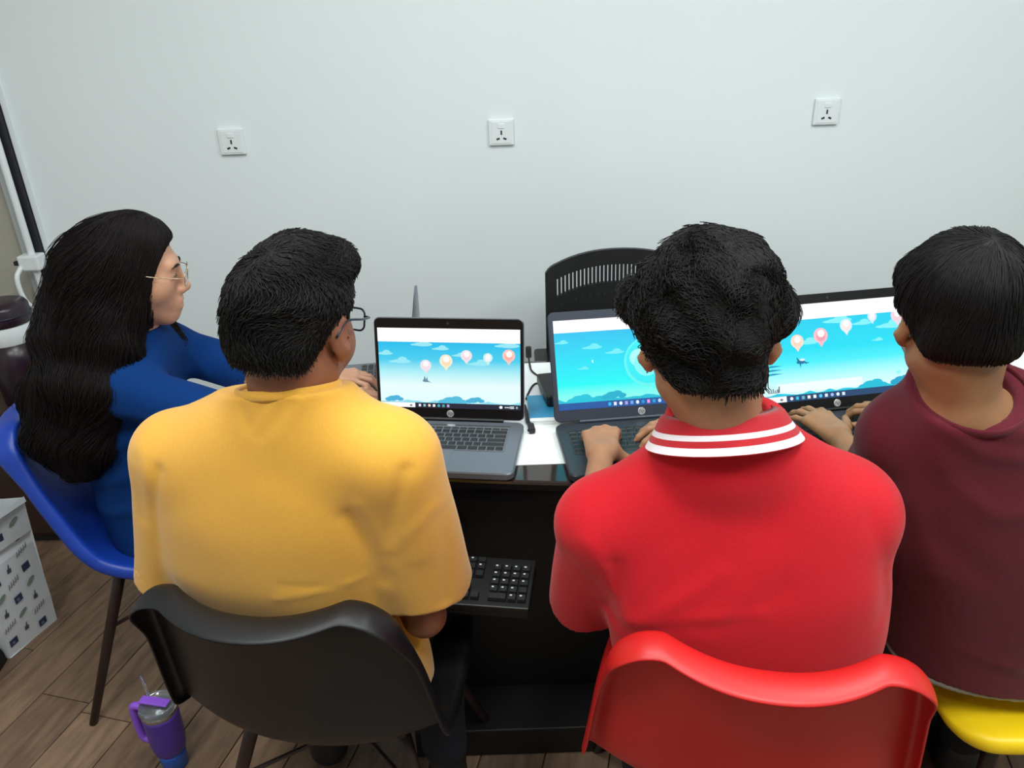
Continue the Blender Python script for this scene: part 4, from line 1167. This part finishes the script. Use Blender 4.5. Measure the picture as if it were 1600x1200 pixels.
Z0 = np.array((0, 0, 0))
def crown_flow(F, crown, down=.6, swirl=.5):
    c = A3(F['w'](crown)); up = A3(F['R'][:, 2])
    def f(P):
        q = P - c; q = q / (nrm(q)[:, None] + 1e-6)
        return q + np.cross(q, up[None]) * f32(swirl) - up[None] * f32(down) * 0 + np.array([[0, 0, -down]], f32)
    return f
def short_hair(p, F, ops_local, origin, mat, n, length, curl, curlf, lift, seed, crown=(0.01, -.07, .11), pad=.17, nsteps=9, radius=.0007, down=.6, swirl=.5, cutfn=None):
    ops = [(m, F['wrap'](fn), k) for m, fn, k in ops_local]
    o, v = field_obj('hair', ops, .004, F['C'] - pad, F['C'] + pad, mat, p, origin)
    fn = lambda P: evaluate(ops, P)
    rs = np.random.RandomState(seed); idx = rs.choice(len(v), min(n, len(v)), replace=False)
    strands('hair_strands', fn, v[idx], nsteps, length, o, mat, origin, crown_flow(F, crown, down, swirl), curl, curlf, lift, seed=seed, radius=radius, limit=F['wrap'](cutfn) if cutfn else None)
    return o

def neck_rib(name, c, n, rx, ry, r, parent, origin, mat):
    n = Vector(n).normalized(); ex = Vector((1, 0, 0)); ex = (ex - n * ex.dot(n)).normalized(); ey = n.cross(ex); c = Vector(c) - Vector(origin.tolist())
    rows = []
    for k in range(48):
        a = 2 * PI * k / 48; d = ex * math.cos(a) * rx + ey * math.sin(a) * ry; o_ = d.normalized()
        rows.append([c + d + o_ * (r * .62 * math.cos(b)) + n * (r * 1.25 * math.sin(b)) for b in [2 * PI * j / 10 for j in range(10)]])
    bm = grid(rows + [rows[0]], close_v=True); bmesh.ops.remove_doubles(bm, verts=bm.verts[:], dist=1e-5); bmesh.ops.recalc_face_normals(bm, faces=bm.faces[:])
    return obj(name, bm, mat, parent, smooth=True)

# ------------------------------------------------------------------ person in the mustard yellow t-shirt
Fy = head_frame((-.314, 1.045, 1.214), 17, 13, 3, 1.02)
NBy = (-.332, 1.025, 1.085)
shy = [(-.535, 1.065, 1.0), (-.200, .990, 1.025)]; ely = [(-.605, 1.105, .695), (-.168, 1.045, .668)]; wry = [(-.47, 1.265, .660), (-.275, 1.235, .655)]
hpy = [(-.43, 1.12, .500), (-.275, 1.10, .500)]; kny = [(-.46, 1.36, .500), (-.20, 1.335, .500)]; any_ = [(-.47, 1.30, .09), (-.18, 1.22, .09)]; toy = [(-.48, 1.43, .03), (-.17, 1.27, .03)]
By = ((-.78, .86, -.01), (.05, 1.52, 1.46))
py = person('person in mustard yellow t-shirt and glasses sitting on the black chair, back to the viewer', Fy, NBy, m_skin_y, shy, ely, wry,
            [dict(Wp=wry[0], d=(.75, .62, -.06), n=(0, 0, 1), ts=1, s=.98), dict(Wp=wry[1], d=(-.5, .82, -.05), n=(0, 0, 1), ts=-1, s=.98)],
            hpy, kny, any_, toy, [ell((-.35, 1.105, .53), (.14, .085, .10)), ell((-.39, 1.07, .75), (.13, .075, .20)), ell((-.375, 1.045, .95), (.15, .07, .13))], (-.36, 1.06, 0), By, jaw=1.02)
OY = np.array((-.36, 1.06, 0))
trousers(py, OY, hpy, kny, any_, m_navy, ((-.62, .92, .02), (-.05, 1.50, .70)), ((-.35, 1.105, .512), (.16, .095, .075)), 3)
shoes(py, OY, any_, toy)
ops = [('add', stack([(.475, -.345, 1.115, .180, .105), (.55, -.355, 1.105, .186, .108), (.65, -.380, 1.085, .190, .112), (.80, -.408, 1.055, .193, .115), (.92, -.394, 1.045, .194, .112),
                      (1.0, -.376, 1.045, .196, .104), (1.05, -.362, 1.043, .175, .090), (1.085, -.346, 1.038, .125, .076), (1.115, -.332, 1.028, .092, .070), (1.16, -.329, 1.024, .080, .066)], math.radians(12)), 0),
       ('add', cap((-.335, 1.035, 1.07), (-.53, 1.065, 1.000), .060, .060), .05), ('add', cap((-.335, 1.035, 1.07), (-.200, .990, 1.030), .058, .061), .05),
       ('add', sleeve((-.540, 1.068, .998), (-.610, 1.098, .735), .064, .070), .022),
       ('add', sleeve((-.194, .988, 1.028), (-.176, 1.046, .735), .062, .074, n=(.02, .05, -1)), .022), ('add', sleeve((-.172, .995, 1.02), (-.122, 1.065, .742), .045, .034, n=(.05, .05, -1)), .06),
       ('sub', cap((-.600, 1.094, .775), (-.632, 1.104, .65), .058, .060), .002), ('sub', cap((-.178, 1.040, .785), (-.170, 1.06, .65), .062, .066), .002),
       ('int', lambda P: (P - A3((-.329, 1.023, 1.128))) @ A3(unit((-.04, .30, 1))), .005), ('sub', cap((-.330, 1.024, 1.09), (-.328, 1.030, 1.25), .056, .066), .003)]
FY = [([(-0.156, 0.93, 1.037), (-0.179, 0.93, 0.967), (-0.197, 0.93, 0.899), (-0.211, 0.93, 0.814)], 0.009, -0.0055),
      ([(-0.139, 0.95, 1.013), (-0.154, 0.95, 0.952), (-0.154, 0.95, 0.869)], 0.018, 0.003),
      ([(-0.25, 0.93, 0.953), (-0.225, 0.93, 0.888), (-0.211, 0.93, 0.82)], 0.014, -0.004),
      ([(-0.228, 0.93, 0.98), (-0.208, 0.93, 0.911), (-0.204, 0.93, 0.851)], 0.012, 0.003),
      ([(-0.533, 1.0, 1.014), (-0.561, 1.0, 0.946), (-0.578, 1.0, 0.874), (-0.598, 1.0, 0.764)], 0.009, -0.0055),
      ([(-0.576, 1.02, 1.021), (-0.58, 1.02, 0.969), (-0.596, 1.02, 0.909)], 0.01, -0.003),
      ([(-0.376, 0.93, 0.812), (-0.305, 0.93, 0.825), (-0.241, 0.93, 0.831)], 0.007, 0.002),
      ([(-0.362, 0.93, 0.84), (-0.276, 0.93, 0.827)], 0.006, -0.0015),
      ([(-0.382, 0.96, 1.127), (-0.376, 0.96, 1.094)], 0.006, -0.0022),
      ([(-0.341, 0.96, 1.141), (-0.367, 0.96, 1.104)], 0.006, -0.0022),
      ([(-0.31, 0.955, 1.137), (-0.358, 0.955, 1.086)], 0.006, -0.0022),
      ([(-0.294, 0.955, 1.134), (-0.339, 0.955, 1.077)], 0.007, 0.0015),
      ([(-0.195, 0.96, 0.888), (-0.162, 0.96, 0.922), (-0.126, 0.96, 0.955)], 0.01, 0.003),
      ([(-0.116, 1.0, 0.928), (-0.114, 1.0, 0.854), (-0.125, 1.0, 0.75)], 0.01, -0.004)]
ops += [('disp', ridge(*a), 0) for a in FY] + [cloth_disp(.0030, 16, 4), cloth_disp(.0012, 42, 9)]
osh, _ = field_obj('shirt', ops, .0045, (-.80, .85, .45), (.06, 1.30, 1.19), m_yellow, py, OY)
osh['label'] = 'mustard yellow cotton t-shirt'
neck_rib('neck_rib', (-.329, 1.024, 1.127), (-.04, .30, 1), .0735, .066, .0065, py, OY, m_yellow)
zl = hair_cut([-.12, -.09, -.060, -.036, -.014, .022, .030, .044, .060, .085, .12], [-.040, -.046, -.044, -.020, .032, .030, -.014, -.002, .044, .062, .068])
hair_y = [('add', ell((0, -.014, .034), (.0765, .100, .095)), 0), ('add', ell((0, .048, .090), (.060, .056, .038)), .04), ('add', ell((.016, .088, .090), (.034, .022, .022)), .03), ('add', ell((0, -.062, -.025), (.058, .034, .050)), .03),
          ('disp', lambda P: f32(.0035) * wob(P, 60, 2) * (P[:, 2] > -3), 0), ('int', zl, .010)]
short_hair(py, Fy, hair_y, OY, m_hair, 9000, .032, 1.3, 46, .006, 12, radius=.0006, nsteps=11, cutfn=zl)
spectacles('dark-rimmed spectacles worn by the person in the yellow t-shirt', Fy, m_frame_d, .048, .034, .0016, y=.110, z=.004, rq=.26)

# ------------------------------------------------------------------ person in the red polo shirt
Fr = head_frame((.266, .955, 1.212), 4, 16, -3, 1.05)
NBr = (.292, .935, 1.075)
shr = [(.130, .965, .905), (.510, .965, .932)]; elr = [(.116, 1.050, .700), (.574, 1.140, .768)]; wrr = [(.176, 1.345, .803), (.425, 1.452, .806)]
hpr = [(.30, 1.0, .500), (.46, 1.0, .500)]; knr = [(.25, 1.345, .505), (.53, 1.34, .505)]; anr = [(.26, 1.15, .09), (.53, 1.15, .09)]; tor = [(.26, 1.25, .03), (.54, 1.25, .03)]
OR = np.array((.38, 1.0, 0))
pr = person('person in red polo shirt with curly black hair on the red chair, typing, back turned', Fr, NBr, m_skin_r, shr, elr, wrr,
            [dict(Wp=wrr[0], d=(.10, .98, .02), n=(-.06, 0, 1), ts=1, s=1.0, finger_curls=((30, 52, 35), (34, 54, 35), (36, 52, 35), (22, 42, 30)), thumb=(.22, .66, -.62), spread=7),
             dict(Wp=wrr[1], d=(-.86, .10, -.01), n=(0, .12, 1), ts=-1, s=.98, curl=(18, 22, 16), spread=7)],
            hpr, knr, anr, tor, [ell((.375, .985, .53), (.145, .09, .10)), ell((.355, .945, .75), (.14, .075, .20)), ell((.325, .955, .92), (.14, .07, .12))], OR, ((-.02, .80, -.01), (.72, 1.72, 1.44)), flare=46)
trousers(pr, OR, hpr, knr, anr, m_jean, ((.10, .86, .02), (.70, 1.48, .70)), ((.375, .985, .53), (.165, .105, .085)), 5)
shoes(pr, OR, anr, tor)
ops = [('add', stack([(.455, .372, .990, .190, .112), (.55, .366, .965, .196, .120), (.65, .358, .948, .205, .122), (.74, .353, .940, .212, .120), (.85, .337, .940, .212, .114), (.93, .327, .950, .204, .104),
                      (.985, .322, .955, .170, .090), (1.03, .312, .955, .118, .078), (1.075, .298, .948, .080, .066), (1.105, .294, .945, .075, .06)], math.radians(3)), 0),
       ('add', cap((.285, .950, 1.015), (.130, .965, .915), .044, .061), .045), ('add', ell((.300, .945, 1.035), (.078, .078, .062)), .04), ('add', cap((.293, .950, 1.045), (.502, .965, .932), .057, .060), .06), ('add', ell((.522, .985, .80), (.052, .060, .11)), .05),
       ('add', sleeve((.128, .965, .914), (.113, 1.045, .700), .063, .063, n=(.12, .62, -.75), ext=.05), .03),
       ('add', sleeve((.502, .965, .928), (.556, 1.100, .772), .059, .060, n=(.25, .85, -.45), ext=.05), .055),
       ('sub', cap((.113, 1.05, .705), (.14, 1.16, .72), .052), .003), ('sub', cap((.568, 1.105, .785), (.59, 1.2, .75), .052), .003),
       ('sub', cap((.292, .938, 1.07), (.286, .955, 1.22), .056, .080), .004)]
FR_ = [([(0.156, 0.83, 0.8), (0.204, 0.83, 0.842), (0.28, 0.83, 0.907)], 0.012, 0.004),
      ([(0.177, 0.82, 0.808), (0.243, 0.82, 0.834), (0.336, 0.82, 0.849)], 0.01, 0.0035),
      ([(0.213, 0.82, 0.816), (0.284, 0.82, 0.824), (0.367, 0.82, 0.884)], 0.014, -0.003),
      ([(0.139, 0.9, 0.896), (0.147, 0.9, 0.843), (0.139, 0.9, 0.781)], 0.01, -0.006),
      ([(0.101, 0.88, 0.925), (0.129, 0.88, 0.878), (0.154, 0.88, 0.805)], 0.014, 0.004),
      ([(0.069, 0.95, 0.884), (0.104, 0.95, 0.846), (0.129, 0.95, 0.832)], 0.01, -0.003),
      ([(0.058, 0.95, 0.943), (0.062, 0.95, 0.884)], 0.012, 0.003),
      ([(0.54, 0.92, 0.863), (0.563, 0.92, 0.801), (0.572, 0.92, 0.71)], 0.012, 0.004),
      ([(0.619, 1.0, 0.784), (0.631, 1.0, 0.763)], 0.012, 0.006),
      ([(0.386, 0.83, 0.962), (0.324, 0.83, 0.899), (0.261, 0.83, 0.81)], 0.03, 0.003),
      ([(0.494, 0.9, 0.96), (0.522, 0.9, 0.891), (0.529, 0.9, 0.807)], 0.016, -0.004)]
ops += [('disp', ridge(*a), 0) for a in FR_] + [cloth_disp(.0030, 15, 14), cloth_disp(.0012, 42, 19)]
osh, _ = field_obj('polo_shirt', ops, .0045, (-.01, .79, .43), (.70, 1.26, 1.15), m_red, pr, OR)
osh['label'] = 'red pique polo shirt'
# turned-down collar with two white stripes near its edge
def collar(person_o, origin, c, ax_tilt, rx, ry, spread_, drop, a0, a1, name='collar'):
    c = np.array(c); n = 60; prof = [(0.010, -.030), (.004, -.008), (.0, .004), (.006, .0075)]
    outer = [(t, .006 + spread_ * t ** 1.1, .0075 - drop * t) for t in (.12, .45, .60, .70, .78, .985, 1.0)]
    R = np.array(Matrix.Rotation(ax_tilt[0], 3, 'X') @ Matrix.Rotation(ax_tilt[1], 3, 'Y'))
    rows = []
    for k in range(n + 1):
        a = a0 + (a1 - a0) * k / n
        e = abs(2 * k / n - 1)
        dirv = np.array((math.cos(a), math.sin(a), 0)); row = []
        for o_, z in [(-p[0], p[1]) for p in prof] + [(o2, z2) for _, o2, z2 in outer]:
            p = np.array((math.cos(a) * rx, math.sin(a) * ry, 0)) + dirv * o_ + np.array((0, 0, z)); row.append(Vector(c + R @ p - origin))
        rows.append(row)
    bm = grid(rows)
    bm.faces.ensure_lookup_table()
    nb = len(prof) + len(outer) - 1
    for i, f in enumerate(bm.faces):
        j = i % nb
        f.material_index = 1 if j in (len(prof) + 1, len(prof) + 4) else 0
    o = obj(name, bm, m_redcollar, person_o, smooth=True); o.data.materials.append(m_white_cl); solidify(o, .0022, 0)
    o['label'] = 'red collar with two white stripes'
    return o
collar(pr, OR, (.291, .946, 1.099), (math.radians(-20), math.radians(-3.5)), .076, .067, .026, .046, math.radians(-218), math.radians(38))
zl = hair_cut([-.14, -.09, -.060, -.040, -.020, .020, .036, .050, .066, .085, .14], [-.052, -.058, -.054, -.026, .034, .036, -.004, .012, .042, .050, .052])
hair_r = [('add', ell((-.003, -.012, .036), (.092, .104, .090)), 0), ('add', ell((0, -.062, -.030), (.058, .036, .050)), .03), ('add', ell((-.084, .008, .048), (.022, .044, .028)), .03), ('add', ell((.078, -.002, .030), (.022, .042, .036)), .025),
          ('add', ell((0, .066, .072), (.072, .046, .042)), .03), ('add', ell((.0, -.015, .110), (.050, .060, .016)), .04),
          ('disp', lambda P: f32(.0045) * wob(P, 62, 21) + f32(.003) * wob(P, 120, 22), 0), ('int', zl, .012)]
short_hair(pr, Fr, hair_r, OR, m_hair, 13000, .060, 2.3, 34, .0065, 31, radius=.0006, nsteps=16, swirl=.9, cutfn=zl)

# ------------------------------------------------------------------ person in the maroon shirt
Fm = head_frame((.668, 1.062, 1.180), 14, 14, -2, .98)
NBm = (.690, 1.045, 1.045)
shm = [(.643, 1.095, .955), (.855, 1.065, 1.010)]; elm = [(.676, 1.230, .790), (.945, 1.215, .810)]; wrm = [(.672, 1.378, .806), (.860, 1.435, .806)]
hpm = [(.80, 1.12, .500), (.95, 1.12, .500)]; knm = [(.80, 1.345, .50), (.98, 1.345, .50)]; anm = [(.80, 1.20, .09), (.98, 1.20, .09)]; tom = [(.80, 1.26, .03), (.98, 1.26, .03)]
OM = np.array((.87, 1.12, 0))
pm = person('person in maroon t-shirt with straight black hair on the yellow chair, at the right edge', Fm, NBm, m_skin_m, shm, elm, wrm,
            [dict(Wp=wrm[0], d=(-.20, .97, .02), n=(0, 0, 1), ts=1, s=.96, curl=(12, 20, 14), spread=9, thumb=(.60, .72, -.15)), dict(Wp=wrm[1], d=(-.60, .80, 0), n=(0, 0, 1), ts=-1, s=.94, curl=(22, 28, 20))],
            hpm, knm, anm, tom, [ell((.875, 1.10, .54), (.135, .09, .10)), ell((.82, 1.085, .75), (.125, .075, .20)), ell((.735, 1.075, .93), (.13, .068, .10))], OM, ((.48, .92, -.01), (1.12, 1.66, 1.38)), arm_s=.9, neck_r=.052, flare=36)
trousers(pm, OM, hpm, knm, anm, m_jean, ((.65, .98, .02), (1.12, 1.46, .70)), ((.875, 1.105, .53), (.155, .10, .08)), 7)
shoes(pm, OM, anm, tom)
ops = [('add', stack([(.493, .888, 1.100, .186, .132), (.55, .878, 1.098, .190, .130), (.65, .852, 1.090, .188, .126), (.78, .803, 1.080, .186, .120), (.90, .772, 1.075, .172, .114), (.96, .752, 1.073, .150, .102),
                      (1.00, .726, 1.068, .116, .092), (1.04, .706, 1.055, .096, .086), (1.08, .703, 1.048, .084, .078), (1.11, .698, 1.046, .09, .075)], math.radians(10)), 0),
       ('add', cap((.700, 1.060, .985), (.640, 1.098, .974), .052, .058), .045), ('add', cap((.695, 1.060, 1.015), (.852, 1.065, 1.020), .058, .064), .05),
       ('add', sleeve((.643, 1.098, .968), (.672, 1.215, .805), .058, .062, n=(.1, .75, -.6)), .03), ('add', sleeve((.852, 1.066, 1.015), (.935, 1.195, .840), .066, .074, n=(.3, .7, -.6)), .03),
       ('sub', cap((.668, 1.20, .825), (.695, 1.29, .70), .052), .002), ('sub', cap((.922, 1.178, .863), (.972, 1.256, .758), .056), .002),
       ('int', lambda P: ((P - A3((.703, 1.042, 1.072))) @ A3(unit((-.12, -.40, 1)))), .006),
       ('sub', cap((.694, 1.050, 1.01), (.703, 1.040, 1.16), .050, .078), .004)]
FM = [([(0.603, 0.98, 1.094), (0.638, 0.98, 1.04), (0.703, 0.98, 1.001), (0.762, 0.98, 0.994)], 0.012, 0.005),
      ([(0.601, 0.965, 1.044), (0.664, 0.965, 0.948), (0.733, 0.965, 0.898), (0.786, 0.965, 0.902)], 0.016, 0.0055),
      ([(0.608, 0.96, 0.97), (0.67, 0.96, 0.838), (0.744, 0.96, 0.778)], 0.02, -0.005),
      ([(0.586, 0.97, 1.084), (0.589, 0.97, 0.998), (0.626, 0.97, 0.881), (0.683, 0.97, 0.753)], 0.018, 0.004),
      ([(0.651, 0.95, 0.65), (0.731, 0.95, 0.6), (0.852, 0.95, 0.572)], 0.01, 0.004),
      ([(0.68, 0.95, 0.614), (0.766, 0.95, 0.566), (0.87, 0.95, 0.541)], 0.008, -0.003),
      ([(0.572, 1.1, 1.005), (0.572, 1.1, 0.945), (0.587, 1.1, 0.882)], 0.012, 0.004),
      ([(0.594, 1.05, 1.042), (0.596, 1.05, 0.95), (0.624, 1.05, 0.849)], 0.012, -0.004),
      ([(0.652, 0.985, 1.074), (0.699, 0.985, 1.029), (0.75, 0.985, 1.016)], 0.008, -0.003)]
ops += [('disp', ridge(*a), 0) for a in FM] + [cloth_disp(.0036, 14, 24), cloth_disp(.0012, 42, 29)]
osh, _ = field_obj('shirt', ops, .0045, (.47, .92, .47), (1.13, 1.34, 1.11), m_maroon, pm, OM)
osh['label'] = 'maroon cotton t-shirt'
neck_rib('neck_rib', (.704, 1.044, 1.069), (-.12, -.40, 1), .079, .080, .0065, pm, OM, m_maroon)
# pale undershirt hem below the maroon one
ops = [('add', stack([(.484, .889, 1.100, .181, .127), (.50, .887, 1.100, .182, .128)], math.radians(10)), 0)]
ou, _ = field_obj('undershirt', ops, .005, (.68, .94, .47), (1.10, 1.25, .52), m_under, pm, OM)
ou['label'] = 'pale undershirt hem'
zl = hair_cut([-.14, -.09, -.060, -.042, -.020, .020, .032, .050, .066, .085, .14], [-.050, -.052, -.048, -.034, .016, .020, -.006, .012, .030, .036, .036])
hair_m = [('add', ell((0, -.012, .042), (.089, .108, .098)), 0), ('add', ell((0, -.062, -.022), (.062, .042, .045)), .03), ('add', ell((0, .068, .066), (.072, .044, .045)), .03),
          ('disp', lambda P: f32(.0012) * wob(P * A3((1, 1, .4)), 90, 41), 0), ('int', zl, .012)]
short_hair(pm, Fm, hair_m, OM, m_hair, 10000, .05, .25, 60, .004, 51, radius=.0006, nsteps=9, down=1.0, swirl=.15, cutfn=zl)

# ------------------------------------------------------------------ long-haired person in the blue t-shirt
Fg = head_frame((-.810, 1.617, 1.138), 72, 9, 0, .95)
NBg = (-.852, 1.625, .985)
shg = [(-.845, 1.752, .905), (-.845, 1.515, .910)]; elg = [(-.655, 1.785, .805), (-.605, 1.505, .805)]; wrg = [(-.475, 1.775, .803), (-.440, 1.640, .803)]
hpg = [(-.90, 1.735, .51), (-.90, 1.585, .51)]; kng = [(-.545, 1.735, .505), (-.545, 1.585, .505)]; ang = [(-.60, 1.735, .09), (-.60, 1.585, .09)]; tog = [(-.50, 1.735, .03), (-.50, 1.585, .03)]
OG = np.array((-.90, 1.66, 0))
pg = person('person with long dark hair, glasses and royal blue t-shirt on the blue chair, in profile', Fg, NBg, m_skin_g, shg, elg, wrg,
            [dict(Wp=wrg[0], d=(.99, -.04, .0), n=(0, 0, 1), ts=-1 * -1, s=.90, curl=(18, 32, 24), spread=6), dict(Wp=wrg[1], d=(.98, .16, 0), n=(0, 0, 1), ts=-1, s=.90, curl=(22, 32, 24))],
            hpg, kng, ang, tog, [ell((-.905, 1.66, .54), (.09, .13, .10)), ell((-.91, 1.65, .73), (.07, .12, .18)), ell((-.87, 1.64, .90), (.065, .12, .09))], OG, ((-1.06, 1.36, -.01), (-.24, 1.92, 1.36)), arm_s=.85, neck_r=.046, jaw=.95, looking_down=1.0)
trousers(pg, OG, hpg, kng, ang, m_navy, ((-1.06, 1.42, .02), (-.42, 1.88, .70)), ((-.905, 1.66, .53), (.10, .15, .08)), 9)
shoes(pg, OG, ang, tog)
ops = [('add', stack([(.47, -.905, 1.66, .172, .118), (.60, -.915, 1.655, .165, .113), (.75, -.910, 1.650, .163, .108), (.86, -.888, 1.640, .160, .100), (.92, -.870, 1.636, .140, .088), (.96, -.860, 1.632, .105, .075), (.995, -.852, 1.63, .08, .062), (1.005, -.85, 1.63, .07, .058)], math.radians(82)), 0),
       ('add', cap((-.853, 1.63, .945), (-.842, 1.515, .915), .055, .056), .05), ('add', cap((-.853, 1.63, .945), (-.842, 1.752, .910), .055, .056), .05),
       ('add', sleeve((-.845, 1.513, .912), (-.640, 1.506, .826), .056, .062), .03), ('add', sleeve((-.845, 1.754, .908), (-.665, 1.783, .822), .055, .060), .03),
       ('sub', cap((-.665, 1.507, .836), (-.57, 1.504, .80), .052), .002), ('sub', cap((-.69, 1.78, .834), (-.60, 1.79, .79), .050), .002)]
FG = [([(-.90, 1.47, .90), (-.80, 1.455, .87), (-.68, 1.45, .83)], .012, .004), ([(-.92, 1.48, .86), (-.82, 1.462, .845), (-.70, 1.455, .80)], .010, -.004), ([(-.97, 1.50, .76), (-.88, 1.485, .78), (-.80, 1.50, .80)], .014, .004), ([(-.98, 1.50, .68), (-.90, 1.485, .69), (-.82, 1.5, .71)], .014, .004), ([(-.98, 1.50, .60), (-.90, 1.49, .605), (-.82, 1.5, .625)], .014, .004),
      ([(-.80, 1.66, .96), (-.76, 1.70, .90), (-.745, 1.69, .84)], .012, .004), ([(-.78, 1.60, .95), (-.765, 1.66, .86)], .010, -.003)]
ops += [('disp', ridge(*a), 0) for a in FG] + [cloth_disp(.0025, 17, 34), cloth_disp(.0012, 42, 39)]
osh, _ = field_obj('shirt', ops, .0045, (-1.07, 1.36, .44), (-.55, 1.90, 1.03), m_blue_cl, pg, OG)
osh['label'] = 'royal blue cotton t-shirt'
zl = hair_cut([-.14, -.02, .0, .024, .040, .052, .066, .080, .14], [-.30, -.30, -.30, -.16, .020, .046, .068, .090, .11])
W = Fg['wrap']
long_ops = [('add', W(ell((0, -.018, .040), (.084, .102, .093))), 0), ('add', W(ell((0, .02, .082), (.062, .050, .038))), .04), ('int', W(zl), .010),
            ('add', cap((-.865, 1.605, 1.13), (-.935, 1.590, .99), .100, .096), .05), ('add', cap((-.935, 1.590, .99), (-1.000, 1.560, .83), .092, .088), .05),
            ('add', cap((-1.000, 1.560, .84), (-1.018, 1.528, .775), .084, .058), .05), ('add', cap((-.86, 1.545, 1.05), (-.900, 1.510, .90), .058, .060), .04), ('add', cap((-.900, 1.510, .90), (-.955, 1.490, .745), .058, .040), .05),
            ('add', cap((-.86, 1.71, 1.06), (-.80, 1.71, .93), .046, .018), .03), ('add', cap((-.815, 1.555, 1.09), (-.85, 1.535, .98), .030, .045), .03),
            ('disp', lambda P: f32(.005) * wob(P * A3((1, 1, .45)), 40, 61) + f32(.007) * np.sin(P[:, 2] * f32(52) + P[:, 1] * f32(40) + f32(2) * wob(P, 12, 66)) * np.clip((f32(1.08) - P[:, 2]) * 8, 0, 1) + f32(.002) * wob(P * A3((1, 1, .3)), 110, 62), 0)]
oh, hv = field_obj('hair', long_ops, .0045, (-1.16, 1.38, .62), (-.66, 1.80, 1.30), m_hair_girl, pg, OG)
fnl = lambda P: evaluate(long_ops, P)
rs = np.random.RandomState(71); ix = rs.choice(len(hv), 14000, replace=False)
part_c = A3(Fg['w']((0, .05, .13))); fwd_g = A3(Fg['R'][:, 1])
def long_flow(P):
    top = np.clip((P[:, 2] - 1.12) / .10, 0, 1)[:, None]
    q = P - part_c; q = q / (nrm(q)[:, None] + 1e-6)
    return (q - fwd_g * f32(.5)) * top + np.array([[-.28, -.06, -1.0]], f32) * (1 - top * .7)
strands('hair_strands', fnl, hv[ix], 16, .24, oh, m_hair_girl, OG, long_flow, .55, 30, .012, seed=77, radius=.0006)
spectacles('thin gold-rimmed spectacles worn by the long-haired person', Fg, m_frame_g, .047, .036, .0010, y=.113, z=.0)
